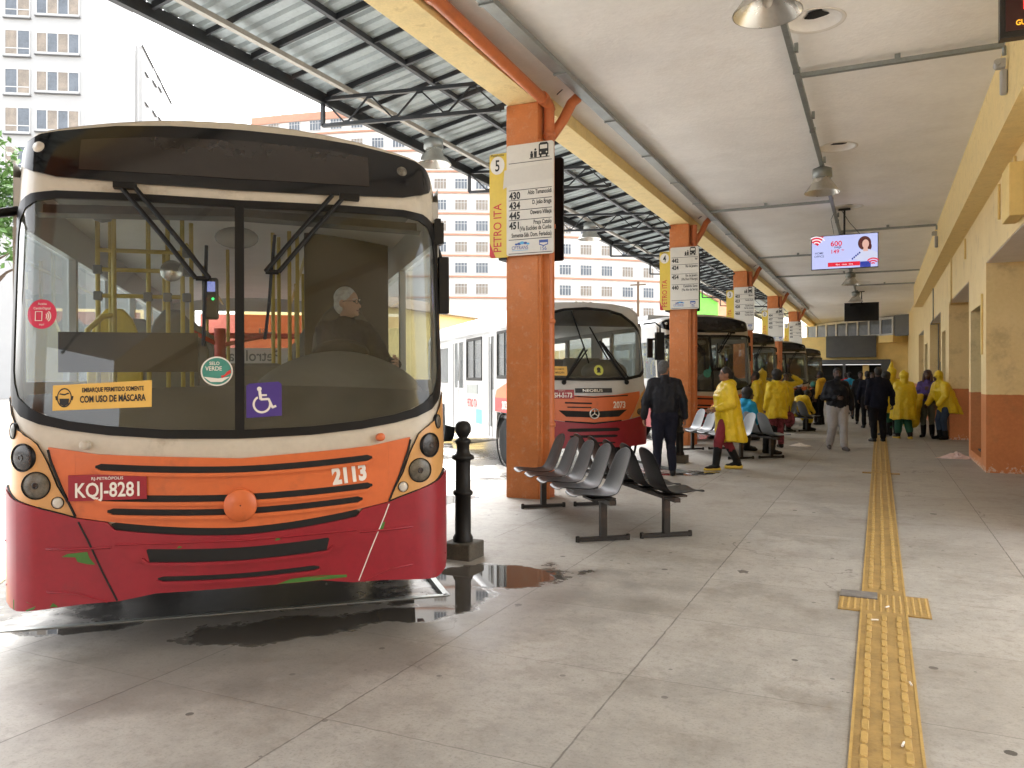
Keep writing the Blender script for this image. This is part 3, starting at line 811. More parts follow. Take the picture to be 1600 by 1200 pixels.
tv(-.68, 18.55, 4.24, 1.34, .74, 'lit television screen with a red and white internet advert hanging from the ceiling', True)
tv(-.67, 36.6, 4.30, 1.34, .78, 'switched-off black television hanging at the far end', False)

# ------------------------------------------------------------------ platform boards
def board(num, y, rows, lbl, first=False, patch=False):
    t = thing('platform_board', lbl, 'sign', (-4.09, y-.03, 3.04), 0, 'platform boards on the orange columns')
    mats = [M['sign_white'], M['sign_yellow'], M['ink'], M['redink'], M['blueink'], M['skyblue'], M['paper'], M['offwhite']]
    def rr(x0, x1, z0, z1, r=.03):
        p = []
        for cx, cz, a in ((x1-r, z1-r, 0), (x0+r, z1-r, 90), (x0+r, z0+r, 180), (x1-r, z0+r, 270)):
            p += [(cx+r*math.cos(R(a+q)), cz+r*math.sin(R(a+q))) for q in (0, 30, 60, 90)]
        return p
    L_, R_ = -.42, .46; S_ = -.175
    b = MB(); b.prism(rr(L_, S_+.02, 0, 1.32), -.022, 0.0); b.build('yellow_panel', [M['sign_yellow']], t)
    b = MB(); b.prism(rr(S_, R_, .012, 1.40), -.030, -.004); b.build('white_panel', [M['sign_white']], t)
    b = MB(); b.box(-.30, -.2, -.003, .53, -.03, .03); b.build('clamp', M['dark_metal'], t)
    b = MB()
    yw = -.0315; yy_ = -.0235
    xc = (L_+S_)/2-.01
    b.flat([(xc+.10*math.cos(q*.2618), 1.17+.115*math.sin(q*.2618)) for q in range(24)], yy_, 7)
    b.text(str(num), tr(xc, yy_-.001, 1.10), .20, .72, .015, 2)
    b.text('Plataforma', tr(xc, yy_, 1.285), .045, .95, .012, 2)
    b.text('PETRO ITA', tr(xc+.055, yy_, .38) @ rot('Y', -90), .16, .80, .008, 3)
    b.flat([(L_+.002, .03), (L_+.03, .002), (L_+.09, .002), (L_+.002, .20)], yy_-.0005, 3)
    def line(z): b.flat([(S_+.03, z), (R_-.02, z), (R_-.02, z+.008), (S_+.03, z+.008)], yw, 2)
    # pictogram: two waiting figures and a bus
    px = R_-.13; pz = 1.235
    b.flat([(px-.065, pz), (px+.065, pz), (px+.065, pz+.13), (px+.045, pz+.155), (px-.045, pz+.155), (px-.065, pz+.13)], yw, 2)
    b.flat([(px-.048, pz+.075), (px+.048, pz+.075), (px+.048, pz+.125), (px-.048, pz+.125)], yw-.001, 0)
    for sx in (-1, 1):
        b.flat([(px+sx*.04-.013, pz-.022), (px+sx*.04+.013, pz-.022), (px+sx*.04+.013, pz), (px+sx*.04-.013, pz)], yw, 2)
        b.flat([(px+sx*.04+.011*math.cos(q), pz+.03+.011*math.sin(q)) for q in [k*.785 for k in range(8)]], yw-.001, 0)
    for ox, h_ in ((-.11, .10), (-.16, .07)):
        b.flat([(px+ox-.018, pz-.02), (px+ox+.018, pz-.02), (px+ox+.02, pz-.02+h_*.75), (px+ox-.02, pz-.02+h_*.75)], yw, 2)
        b.flat([(px+ox+.015*math.cos(q), pz-.02+h_*.95+.015*math.sin(q)) for q in [k*.785 for k in range(8)]], yw, 2)
    b.flat([(px-.19, pz-.032), (px+.08, pz-.032), (px+.08, pz-.022), (px-.19, pz-.022)], yw, 2)
    line(1.165)
    if patch:
        b.flat([(S_-.05, .86), (S_+.05, .90), (R_-.01, .93), (R_-.012, 1.13), (S_+.04, 1.105), (S_-.03, 1.09)], yw-.001, 6)
    z = rows['top']; 
    for num_, dests, hgt in rows['list']:
        line(z)
        b.text(num_, tr(S_+.035, yw, z-.105), .125, .80, .035, 2, 'LEFT')
        for q, d_ in enumerate(dests):
            b.text(d_, tr(R_-.025, yw, z-.062-q*.078), .075, .62, .022, 2, 'RIGHT')
        z -= hgt
    line(.205)
    # operator marks
    for q, (cx, cz, rr_) in enumerate(((.0, .155, .022), (.04, .165, .025), (.085, .16, .02), (.12, .15, .017), (-.04, .15, .016))):
        b.flat([(cx+.0+rr_*1.3*math.cos(a*.524), cz+rr_*.8*math.sin(a*.524)) for a in range(12)], yw-.0003*q, 5 if q % 2 else 4)
    b.text('CPTRANS', tr(.01, yw, .085), .062, .85, .008, 4)
    b.flat([(-.10, .07), (.12, .07), (.12, .076), (-.10, .076)], yw, 5)
    b.flat([(.27, .125), (.33, .105), (.39, .125), (.39, .185), (.27, .185)], yw, 4); b.flat([(.28, .135), (.33, .118), (.38, .135), (.38, .150), (.28, .150)], yw-.001, 7)
    b.text('156', tr(.33, yw, .055), .07, .9, .008, 4)
    line(.03)
    b.build('lettering', mats, t)
    # back-to-back board on the far side of the column
    b = MB(); b.prism(rr(-.36, .37, .0, 1.34), .535, .565); b.build('rear_panel', M['black'], t)
    return t
e5 = {'top': .825, 'list': [('430', ['Aldo Tamancoldi'], .125), ('434', ['D. João Braga'], .125), ('445', ['Oswero Villaça'], .125), ('451', ['Praça Catulo'], .10), ]}
bd = board(5, 9.12, e5, 'large platform 5 board on the nearest orange column', patch=True)
# extra two lines under route 451
b = MB(); b.text('(Via Euclides da Cunha', tr(.435, -.0315, .318), .075, .62, .022, 0, 'RIGHT'); b.text('Somente Sáb. Dom. Feriados)', tr(.435, -.0315, .238), .075, .60, .022, 0, 'RIGHT'); b.build('route_note', M['ink'], bd)
board(4, COLY[3], {'top': 1.165, 'list': [('442', ['Itaí'], .16), ('424', ['Rio de Janeiro'], .21), ('454', ['Rio de Janeiro', '(Via Duo Friburgo)'], .235), ('440', ['Castelinho Santo', '(Via Alto da Serra)'], .3)]}, 'platform 4 board on the second orange column')
board(3, COLY[4], {'top': 1.165, 'list': [('403', ['Madeira'], .15), ('423', ['Castelo Santo'], .18), ('428', ['Castelo Santo', 'Via Rio Grande'], .22), ('468', ['Castelo Santo', 'Via Alto Serra'], .2)]}, 'platform 3 board partly hidden behind the third bus')
board(2, COLY[5], {'top': 1.165, 'list': [('404', ['Quissamã'], .16), ('427', ['Quarteirão'], .17), ('405', ['Castrioto Santo'], .17), ('425', ['Contorno'], .2)]}, 'small platform 2 board between the boards 3 and 1')
board(1, COLY[6], {'top': 1.165, 'list': [('407', ['Bairro'], .16), ('401', ['Morin'], .17), ('402', ['Castelo Santo'], .17), ('408', ['Alto'], .2)]}, 'smallest platform board, number 1, at the far end of the row')

# ------------------------------------------------------------------ bollards
def bollard():
    t = thing('iron_bollard', 'x', 'bollard', (0,0,0), 0, 'iron bollards at the platform edge')
    b = MB(); b.box(-.135, .135, -.135, .135, -.02, .135); b.build('base_block', M['conc_block'], t, bevel=.012)
    b = MB()
    b.lathe([(.085, .136), (.085, .17), (.068, .20), (.066, .52), (.082, .53), (.085, .545), (.082, .56), (.064, .57), (.062, .80), (.066, .82), (.092, .83), (.095, .845), (.09, .86), (.062, .875),
             (.052, .90), (.055, .95), (.066, .97), (.068, .985), (.055, 1.0), (.036, 1.01), (.05, 1.03), (.066, 1.06), (.069, 1.09), (.062, 1.125), (.04, 1.148), (0, 1.156)], 28)
    b.build('post', M['bollard'], t)
    return t
bp = bollard()
for i, (x, y, l_) in enumerate(((-3.20, 5.93, 'black iron ball-topped bollard standing in the puddle beside the nearest bus'), (-3.24, 14.15, 'black iron bollard between the man in the dark jacket and the second column'), (-3.24, 22.1, 'black iron bollard among the waiting people'))):
    r = bp if i == 0 else copy_tree(bp); r.location = (x, y, 0); r['label'] = l_

# ------------------------------------------------------------------ benches: rows of moulded seats
def seat_mb():
    prof = [(.40, .425), (.385, .440), (.33, .442), (.22, .425), (.11, .415), (.04, .428), (-.015, .47), (-.055, .55), (-.098, .67), (-.138, .785), (-.152, .825), (-.160, .850), (-.164, .862)]
    wid = [.16, .185, .20, .212, .215, .213, .210, .206, .200, .185, .150, .095, .03]
    b = MB(); rows = []
    for (y, z), w_ in zip(prof, wid):
        row = []
        for k in range(9):
            u = -1 + k/4
            bow = .024*(u*w_/.21)**2 
            dy = bow*.9 if z > .46 else 0
            dz = bow if z <= .46 else 0
            row.append((u*w_, y+dy, z+dz))
        rows.append(row)
    b.grid(rows)
    return b
def bench(seat_mat, lbl, n_=5):
    t = thing('waiting_bench', lbl, 'bench', (0,0,0), 0, 'back to back seat rows on the platform')
    sm = None
    for i in range(n_):
        o = seat_mb().build('seat_shell', seat_mat, t) if sm is None else bpy.data.objects.new('seat_shell', sm.data)
        if sm is None:
            sm = o
        else:
            COL.objects.link(o); o.parent = t
        o.location = ((i-(n_-1)/2)*.485, 0, 0)
        s_ = o.modifiers.new('t', 'SOLIDIFY'); s_.thickness = .010; s_.offset = -1
        s2 = o.modifiers.new('s', 'SUBSURF'); s2.levels = 1; s2.render_levels = 2
    b = MB(); b.box(-n_*.2425, n_*.2425, .05, .11, .365, .405); 
    for i in range(n_): x = (i-(n_-1)/2)*.485; b.box(x-.12, x+.12, -.0, .24, .394, .412)
    b.build('support_beam', M['bench_leg'], t)
    for sx in (-1, 1):
        b = MB(); b.box(sx*.97-.03, sx*.97+.03, .05, .11, .04, .366); b.box(sx*.97-.025, sx*.97+.025, -.18, .34, .008, .042)
        for yy in (-.17, .33): b.lathe([(.02, 0), (.02, .05), (.012, .056)], 8, 0, tr(sx*.97, yy, 0))
        b.build('leg', M['bench_leg'], t)
    return t
# row direction follows the bays; seats of row one face the nearest bus
ROWD = Vector((-1.23, 1.51, 0)).normalized()
FACE = Vector((-ROWD.y, ROWD.x, 0))*1.0
if FACE.x > 0: FACE = -FACE
def place_bench(mid, face, mt, lbl):
    t = bench(mt, lbl); t.location = (mid[0], mid[1], 0); t.rotation_euler = (0, 0, math.atan2(-face.x, face.y)); return t
m1 = Vector((-2.945, 7.815, 0)) - FACE*.08; m2 = Vector((-2.455, 8.235, 0)) + FACE*.08
benches = []
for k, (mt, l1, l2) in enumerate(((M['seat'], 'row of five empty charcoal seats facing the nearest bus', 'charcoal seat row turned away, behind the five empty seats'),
                                  (M['seat_lit'], 'seat row painted lit grey behind the woman in the yellow coat and red trousers', 'seat row painted lit grey on which the person in the blue hood sits'),
                                  (M['seat_lit'], 'far seat row painted lit grey in front of the person leaning over', 'far seat row painted lit grey on which the person in a yellow coat leans over'))):
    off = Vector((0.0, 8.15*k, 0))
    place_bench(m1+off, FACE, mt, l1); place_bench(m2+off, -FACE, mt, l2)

# ------------------------------------------------------------------ litter
b = MB()
def crumple(b, c, r, h, n=26):
    pts = []
    rows = []
    for j in range(5):
        rows.append([(c[0]+r*(1-j/4.6)*(1+.35*math.sin(k*2.1+j)+random.uniform(-.2,.2))*math.cos(k*2*math.pi/n), c[1]+r*.6*(1-j/4.6)*(1+random.uniform(-.25,.25))*math.sin(k*2*math.pi/n), .004+h*(j/4)*(1+random.uniform(-.4,.4))) for k in range(n)])
    b.grid(rows, sm=False, close=True)
    b.add([p for p in rows[-1]], [tuple(range(n))])
crumple(b, (-1.59, 18.6), .20, .06)
tag(b.build('paper_litter', M['litter']), 'crumpled white paper on the floor left of the walking man', 'litter')
b = MB(); crumple(b, (1.32, 17.0), .26, .10)
tag(b.build('cloth_bundle', M['cloth_pink']), 'pale pink rag on the floor beside the shuttered door', 'cloth')
for i, (x, y, a, l_) in enumerate(((.09, 3.62, 80, 'cigarette end lying on the guide strip nearest the camera'), (.14, 4.35, 100, 'cigarette end on the right edge of the guide strip'), (.05, 5.74, 60, 'cigarette end on the raised dots of the guide strip'), (-.02, 5.4, 20, 'paper scrap between the raised bars of the guide strip'))):
    b = MB(); b.tube([(-.025, 0, .018), (.0, 0, .018), (.004, 0, .018), (.018, 0, .0175)], .0045, 8)
    o = b.build('cigarette_end', M['litter'], None, (x, y, .004), R(a)); tag(o, l_, 'cigarette end')
# ------------------------------------------------------------------ buses
class Front:
    """Nose surface of a bus: y as a function of (x, z); panels, lettering and lamps are laid on it."""
    def __init__(s, hw, c0, lean, z0): s.hw = hw; s.c0 = c0; s.lean = lean; s.z0 = z0
    def y(s, x, z):
        ax = abs(x)
        y = .11*(x/s.hw)**2 + .30*max(0, (ax-s.c0)/.24)**3
        if z > s.z0: y += s.lean*(z-s.z0) + .02*(z-s.z0)**2
        if z > 2.6: y += .5*(z-2.6)**2
        return y
    def P(s, x, z, off=0):
        e = 1e-3
        nx = -(s.y(x+e, z)-s.y(x-e, z))/(2*e); nz = -(s.y(x, z+e)-s.y(x, z-e))/(2*e)
        n = Vector((-nx*-1, -1, 0)); n = Vector((-(-nx), -1, 0))
        # outward normal of y = f(x,z) towards -y is (f_x, -1, f_z)
        n = Vector((-nx, -1, -nz)); n.normalize()
        return Vector((x, s.y(x, z), z)) + n*off
    def frame(s, x, z, off=0):
        e = 1e-3
        fx = (s.y(x+e, z)-s.y(x-e, z))/(2*e); fz = (s.y(x, z+e)-s.y(x, z-e))/(2*e)
        n = Vector((fx, -1, fz)).normalized()
        up = Vector((0, 0, 1)); xa = up.cross(n).normalized(); ya = n.cross(xa)
        m = Matrix((xa, ya, n)).transposed().to_4x4()
        return Matrix.Translation(s.P(x, z, off)) @ m
    def panel(s, mb, lo, hi, off=0, thick=.012, nx=32, nz=6, mi=0, skirt=True):
        f = lambda c: (c if callable(c) else (lambda x: interp(x, c)))
        x0 = max(lo[0][0], hi[0][0]); x1 = min(lo[-1][0], hi[-1][0])
        L, Hh = f(lo), f(hi)
        xs = sorted(set([x0+(x1-x0)*i/nx for i in range(nx+1)] + [p[0] for p in lo if x0 < p[0] < x1] + [p[0] for p in hi if x0 < p[0] < x1]))
        xs = [x for i, x in enumerate(xs) if i == 0 or x - xs[i-1] > 2e-3 or i == len(xs)-1]
        if len(xs) > 2 and xs[-1]-xs[-2] < 2e-3: xs.pop(-2)
        rows = []
        for j in range(nz+1):
            rows.append([s.P(x, L(x)+(Hh(x)-L(x))*j/nz, off) for x in xs])
        mb.grid(rows, mi)
        if skirt:
            rim = rows[0] + [r[-1] for r in rows[1:]] + rows[-1][::-1][1:] + [r[0] for r in rows[::-1][1:-1]]
            back = [p + Vector((0, thick+max(0, off), 0)) for p in rim]
            mb.grid([back, rim], mi, sm=False, close=True)
        return mb
    def poly(s, mb, pts, off, mi=0):
        return mb.add([s.P(x, z, off) for x, z in pts], [tuple(range(len(pts)))], mi)
    def text(s, mb, body, x, z, size, xs=1, bold=0, off=.01, mi=0, align='CENTER', rot_=0):
        c, sn = math.cos(R(rot_)), math.sin(R(rot_))
        return mb.text(body, None, size, xs, bold, mi, align, proj=lambda p: tuple(s.P(x+p[0]*c-p[2]*sn, z+p[0]*sn+p[2]*c, off)))
def interp(x, c):
    if x <= c[0][0]: return c[0][1]
    for (a, u), (b_, v) in zip(c, c[1:]):
        if x <= b_: return u+(v-u)*(x-a)/(b_-a) if b_ > a else v
    return c[-1][1]
def par(z0, z1, x1, e=1.7): return [(x1*k/10, z0+(z1-z0)*(k/10)**e) for k in range(11)]
def sym(c):      # mirror a right-hand control list [(x>=0, z)] to both sides
    c = sorted(c); return [(-x, z) for x, z in c[::-1] if x > 0] + c
def circ(cx, cz, rx, rz=None, n=24):
    rz = rz or rx
    return [(cx+rx*math.cos(2*math.pi*k/n), cz+rz*math.sin(2*math.pi*k/n)) for k in range(n)]

def hull(t, F, roof, hw, L, ytop, zsill, zhead, side_mat, dash=True, floor=.92, wins=None, door_side=True):
    """Roof, sides, rear, floor and wheels. Sides start where the nose ends."""
    ys = F.y(hw, 1.6)
    # roof
    b = MB(); rows = []
    N = 24
    def section(y):
        sc = min(1.0, max(0.0, (y-.15)/.8)); row = []
        for k in range(N+1):
            x = -hw + 2*hw*k/N
            z = interp(abs(x), roof) + .03*sc
            row.append((x, max(y, F.y(x, z) - .004), z))
        return row
    for y in (0, .5, .8, 1.2, 2.5, L-.4, L): rows.append(section(y))
    b.grid(rows)
    # rolled cornice to the side walls
    for sx in (-1, 1):
        prof = [(hw, interp(hw, roof)+.03), (hw+.002, interp(hw, roof)-.06), (hw+.003, zhead)]
        b.grid([[(sx*x, y, z) for x, z in (prof if sx > 0 else prof[::-1])] for y in (ys+.03, 1.5, L)])
    b.box(-.45, .45, 2.6, 4.3, interp(0, roof)+.02, interp(0, roof)+.14)
    b.build('roof', M['white'], t)
    b = MB(); b.grid([[(x, y, 2.76 - .12*(x/hw)**2) for x in [-hw+.05+2*(hw-.05)*k/10 for k in range(11)]] for y in (.45, L-.1)]); 
    b.build('roof_lining', M['int_white'], t)
    # side walls
    b = MB(); g = MB()
    for sx in (-1, 1):
        x0, x1 = (hw-.05, hw-.002) if sx > 0 else (-hw+.002, -hw+.05)
        wy = 1.75
        for a, c in ((ys, wy-.55), (wy+.55, L-2.6), (L-1.5, L)): b.box(x0, x1, a, c, .36, zsill)
        for a, c in ((wy-.55, wy+.55), (L-2.6, L-1.5)): b.box(x0, x1, a, c, .92, zsill)
        b.box(x0, x1, ys+.02, L, zhead-.02, 2.69)
        y = ys
        while y < L:
            wdt = .07 if y > ys else .06
            b.box(x0, x1, y, min(L, y+wdt), zsill, zhead-.02); y += 1.35
        g.box(sx*hw-.004, sx*hw+.004, ys+.06, L-.05, zsill+.001, zhead-.021)
    b.build('side_wall', side_mat, t)
    g.build('side_window', M['side_glass'], t)
    b = MB(); b.box(-hw, hw, L-.05, L, .4, 1.7); b.box(-hw, -hw+.35, L-.05, L, 1.7, 2.8); b.box(hw-.35, hw, L-.05, L, 1.7, 2.8); b.box(-hw+.35, hw-.35, L-.05, L, 2.55, 2.8)
    b.build('rear_wall', side_mat, t)
    b = MB(); b.box(-hw+.03, hw-.03, .5, L-.06, floor-.08, floor); b.box(-hw+.15, hw-.15, .35, L-.1, .34, floor-.08)
    b.build('floor', M['int_dark'], t)
    for sx in (-1, 1):
        for wy in (1.75, L-2.05):
            b = MB(); 
            m = tr(sx*(hw-.16), wy, .47) @ rot('Y', 90)
            b.lathe([(.30, -.13), (.46, -.14), (.50, -.10), (.50, .10), (.46, .14), (.30, .13)], 28, 0, m)
            o = b.build('wheel', M['tyre'], t)
            b = MB(); b.lathe([(.30, -.10), (.12, -.04), (.09, .10), (.12, .04), (.30, .10)], 20, 0, m); b.lathe([(.29, .11*sx), (.10, .05*sx), (.0, .06*sx)], 20, 0, m); b.build('hub', M['grey_metal'], o)

def mirror(t, F, x, z, y, s=1):
    sx = 1 if x > 0 else -1
    b = MB(); b.tube([(sx*abs(x), y, z+.42), (sx*(abs(x)+.16*s), y-.10, z+.46), (sx*(abs(x)+.20*s), y-.12, z+.30)], .018, 8)
    b.box(*(sorted((sx*(abs(x)+.12*s), sx*(abs(x)+.25*s)))), y-.19, y-.10, z-.32, z+.32)
    b.build('wing_mirror', M['black'], t, bevel=.03)

def headlamp(t, F, x, z, r, lens, rim=True):
    m = F.frame(x, z, .012)
    b = MB(); b.lathe([(r*1.09, -.02), (r*1.08, .005), (r*1.03, .008), (r, .002), (r, -.01)], 28); o = b.build('headlamp', M['black'], t, M=m)
    b = MB(); b.lathe([(r, .000), (r*.8, .007), (r*.4, .011), (0, .012)], 28); 
    b.build('lens', lens, o)
    if r > .055:
        b = MB(); b.lathe([(r*.26, .0125), (r*.24, .015), (r*.16, .015), (r*.15, .012)], 16); b.build('reflector_ring', M['lens_dark'], o)

def wiper(t, F, pts, blade):
    b = MB()
    for off in (0, .075):
        q = [F.P(x+off*(1 if pts[0][0] < 0 else -1), z, .03+.01*i) for i, (x, z) in enumerate(pts)]
        b.tube(q, .014, 6)
    q0 = F.P(*pts[0], .015); b.box(q0.x-.03, q0.x+.09, q0.y-.04, q0.y+.02, q0.z-.02, q0.z+.015)
    e = F.P(*pts[-1], .045); f = F.P(pts[-1][0]+.075*(1 if pts[0][0] < 0 else -1), pts[-1][1], .045); b.tube([e, f], .014, 6)
    o = b.build('wiper', M['black'], t)
    b = MB(); b.tube([F.P(x, z, .018) for x, z in blade], .011, 6); b.tube([F.P(x, z, .032) for x, z in blade[1:-1]] if len(blade) > 3 else [F.P(x, z, .032) for x, z in blade], .007, 6); b.build('blade', M['black'], o)

FA = Front(1.28, 1.04, .10, 1.1)
ROOFA = [(0, 3.085), (.3, 3.075), (.55, 3.05), (.8, 3.01), (1.03, 2.96), (1.13, 2.93), (1.21, 2.885), (1.26, 2.82), (1.28, 2.75)]
WST = sym([(0, 2.565), (.6, 2.575), (1.0, 2.577), (1.13, 2.56), (1.2, 2.53), (1.245, 2.47), (1.27, 2.38)])
WSB = sym([(0, 1.172), (.4, 1.182), (.7, 1.208), (.9, 1.238), (1.05, 1.272), (1.15, 1.315), (1.22, 1.38), (1.255, 1.46), (1.27, 1.56)])
GT = sym([(0, 2.522), (.6, 2.532), (1.0, 2.532), (1.1, 2.515), (1.16, 2.48), (1.20, 2.42), (1.215, 2.33)])
GB = sym([(0, 1.222), (.4, 1.232), (.7, 1.258), (.9, 1.288), (1.02, 1.32), (1.10, 1.36), (1.17, 1.42), (1.20, 1.49), (1.215, 1.57)])
def cut(c, x0, x1):
    return [(x0, interp(x0, c))] + [p for p in c if x0 < p[0] < x1] + [(x1, interp(x1, c))]
CLI = [(.86, .772), (.955, .94), (1.0, 1.06), (1.055, 1.165), (1.12, 1.215), (1.165, 1.245)]

def citybus(lbl, full):
    t = thing('city_bus', lbl, 'bus', (0,0,0), A, 'buses parked nose-in along the platform')
    F = FA; hw = 1.28
    hull(t, F, ROOFA, hw, 8.3, 0, 1.5, 2.42, M['white'])
    # body-colour nose
    b = MB()
    F.panel(b, [(-hw, .82), (-.8, .70), (0, .62), (.8, .70), (hw, .82)], sym([(0, 1.20), (.9, 1.27), (1.2, 1.40), (hw, 1.6)]), 0, .02, 48, 8)
    F.panel(b, sym([(0, 2.54), (1.1, 2.54), (1.22, 2.42), (hw, 2.3)]), sym(ROOFA), 0, .03, 48, 6)
    for s_ in (-1, 1):
        xs = sorted((s_*1.235, s_*1.283)); F.panel(b, [(xs[0], 1.3), (xs[1], 1.3)], [(xs[0], 2.6), (xs[1], 2.6)], 0, .05, 4, 8)
    b.build('nose', M['cream'], t)
    # destination box
    b = MB(); F.panel(b, sym([(0, 2.622), (.5, 2.63), (1.0, 2.655), (1.12, 2.685), (1.18, 2.72), (1.20, 2.76)]), sym([(0, 3.02), (.4, 3.012), (.7, 2.99), (1.0, 2.94), (1.1, 2.915), (1.17, 2.88), (1.20, 2.82)]), .016, .02, 40, 6)
    o = b.build('destination_sign', M['dest'], t)
    b = MB(); F.panel(b, [(-.88, 2.70), (0, 2.69), (.78, 2.705)], [(-.88, 2.885), (-.5, 2.925), (0, 2.94), (.5, 2.93), (.78, 2.90)], .020, .003, 24, 4); b.build('display', M['displ'], o)
    for x in (-1.10, 1.0):
        b = MB(); b.lathe([(.034, 0), (.03, .012), (0, .016)], 16); b.build('marker_light', M['lens_white'] if x < 0 else M['lens'], o, M=F.frame(x, 2.83, .016))
    # windscreen
    b = MB()
    F.panel(b, cut(GT, -1.215, 1.215), cut(WST, -1.215, 1.215), .010, .02, 48, 2)
    F.panel(b, cut(WSB, -1.215, 1.215), cut(GB, -1.215, 1.215), .010, .02, 48, 2)
    for s_ in (-1, 1):
        x0, x1 = sorted((s_*1.215, s_*1.27)); F.panel(b, cut(WSB, x0, x1), cut(WST, x0, x1), .010, .02, 6, 10)
    F.panel(b, [(-.028, 1.2), (.024, 1.2)], [(-.028, 2.54), (.024, 2.54)], .013, .02, 2, 10)
    o = b.build('windscreen_seal', M['black'], t)
    for x0, x1 in ((-1.215, -.028), (.024, 1.215)):
        b = MB(); F.panel(b, cut(GB, x0, x1), cut(GT, x0, x1), .004, .005, 24, 14, skirt=False); b.build('windscreen', M['glass'], t)
    # lamp clusters
    for s_ in (-1, 1):
        hi = [(s_*x, z) for x, z in CLI] + [(s_*1.22, 1.33), (s_*1.275, 1.42)]
        lo = [(s_*x, z) for x, z in ((.86, .768), (.93, .792), (1.03, .822), (1.17, .872), (1.25, .93), (1.275, 1.0))]
        if s_ < 0: hi = hi[::-1]; lo = lo[::-1]
        b = MB(); F.panel(b, lo, hi, .012, .02, 24, 5); o = b.build('lamp_cluster', M['bus_tan'], t)
        for x, z, r, ln in ((1.192, 1.235, .042, M['lens']), (1.130, 1.095, .071, M['lens_dark']), (1.062, .945, .070, M['lens']), (.953, .850, .030, M['lens_white'])):
            headlamp(o, F, s_*x, z, r, ln)
    for s_ in (-1, 1):
        b = MB()
        b.tube([F.P(s_*x, z, .011) for x, z in CLI + [(1.22, 1.33), (1.27, 1.41)]], .004, 5)
        b.tube([F.P(s_*x, z-.004, .016) for x, z in ((.86, .766), (.93, .79), (1.03, .82), (1.17, .87), (1.25, .925))], .009, 5)
        b.tube([F.P(s_*x, z, .018) for x, z in ((.8625, .772), (.93, .925), (.985, 1.075), (1.0, 1.135))], .007, 5)
        b.build('panel_gap', M['void'], t)
    # orange grille
    b = MB()
    F.panel(b, sym(par(.672, .768, .862)), sym([(0, 1.062), (.43, 1.085), (.75, 1.105), (.862, 1.125)]), .016, .03, 40, 8)
    for s_ in (-1, 1):
        x = sorted([(s_*.8625, .775, 1.125), (s_*.93, .93, 1.137), (s_*.985, 1.08, 1.146), (s_*1.0, 1.13, 1.148)])
        F.panel(b, [(p[0], p[1]) for p in x], [(p[0], p[2]) for p in x], .016, .03, 8, 6)
    gr = b.build('grille', M['bus_orange'], t)
    def slot(par, zc, hh, x0, x1, off=.0185, lip=True, lipmat=None):
        b = MB(); b2 = MB()
        cz = lambda x: interp(abs(x), zc)
        xs = [x0+(x1-x0)*k/20 for k in range(21)]
        tp = lambda x: hh*min(1, max(.35, (min(x-x0, x1-x)+.004)/.03))
        xs = sorted(xs + [x0+.012, x1-.012, x0+.03, x1-.03])
        F.panel(b, [(x, cz(x)-tp(x)) for x in xs], [(x, cz(x)+tp(x)) for x in xs], off, .002, 20, 2)
        o = b.build('grille_slot', M['void'], par)
        if lip:
            F.panel(b2, [(x, cz(x)-tp(x)-.020) for x in xs], [(x, cz(x)-tp(x)) for x in xs], off+.016, .03, 20, 1)
            b2.build('slot_lip', lipmat or M['bus_orange'], o)
    slot(gr, par(1.002, 1.040, .76), .018, -.76, .76)
    slot(gr, par(.842, .874, .76), .018, -.76, .76)
    slot(gr, par(.764, .797, .72), .017, -.70, .70)
    b = MB(); b.lathe([(.092, -.01), (.092, .018), (.086, .026), (.02, .030), (.004, .030), (0, .028)], 36); o = b.build('round_badge', M['bus_orange'], gr, M=F.frame(0, .800, .02))
    b = MB(); b.lathe([(.004, .031), (0, .0315)], 8); b.build('badge_hole', M['void'], o)
    slot(t, par(.652, .715, .68), .026, -.68, .68, .012, False)
    # bumper
    bt = sym(par(.630, .692, .66) + [(.70, .735), (.86, .765), (.93, .788), (1.03, .818), (1.17, .868), (1.24, .905), (1.283, .90)])
    bb = sym([(0, .335), (.45, .335), (.64, .305), (.82, .30), (1.15, .27), (1.25, .285), (1.283, .32)])
    b = MB(); F.panel(b, bb, bt, .028, .05, 60, 10); bmp = b.build('bumper', M['bus_red'], t)
    for s_ in (-1, 1): MB().box(*sorted((s_*1.252, s_*1.296)), F.y(1.283, .5)-.02, 1.2, .30, .86).build('bumper_side', M['bus_red'], bmp)
    slot(bmp, par(.525, .548, .52), .036, -.52, .52, .0305, True, M['bus_red'])
    slot(bmp, par(.402, .415, .45), .013, -.44, .44, .0305, True, M['bus_red'])
    b = MB()
    for s_ in (-1, 1):   # bevelled pockets at the ends of the slot, raised crease lines
        b.add([F.P(s_*.50, .582, .031), F.P(s_*.63, .59, .034), F.P(s_*.57, .515, .034), F.P(s_*.48, .50, .031)], [(0, 1, 2, 3)])
        b.tube([F.P(s_*x, z, .029) for x, z in ((1.25, .62), (1.0, .605), (.86, .60), (.68, .60))], .007, 6)
        b.tube([F.P(s_*x, z, .028) for x, z in ((1.24, .38), (1.0, .375), (.86, .36), (.70, .305))], .006, 6)
    b.tube([F.P(x, .60 + .02*abs(x), .028) for x in (-.66, -.3, 0, .3, .66)], .007, 6)
    b.build('bumper_crease', M['bus_red'], bmp)
    b = MB(); b.tube([F.P(x, z, .0275) for x, z in ((-.845, .745), (-.80, .65), (-.72, .46), (-.65, .308))], .006, 5); b.build('bumper_seam', M['void'], bmp)
    b = MB(); b.tube([F.P(x, z, .0275) for x, z in ((.86, .755), (.83, .68), (.75, .5), (.672, .312))], .004, 5); b.build('scuffed_seam', M['offwhite'] if full else M['void'], bmp)
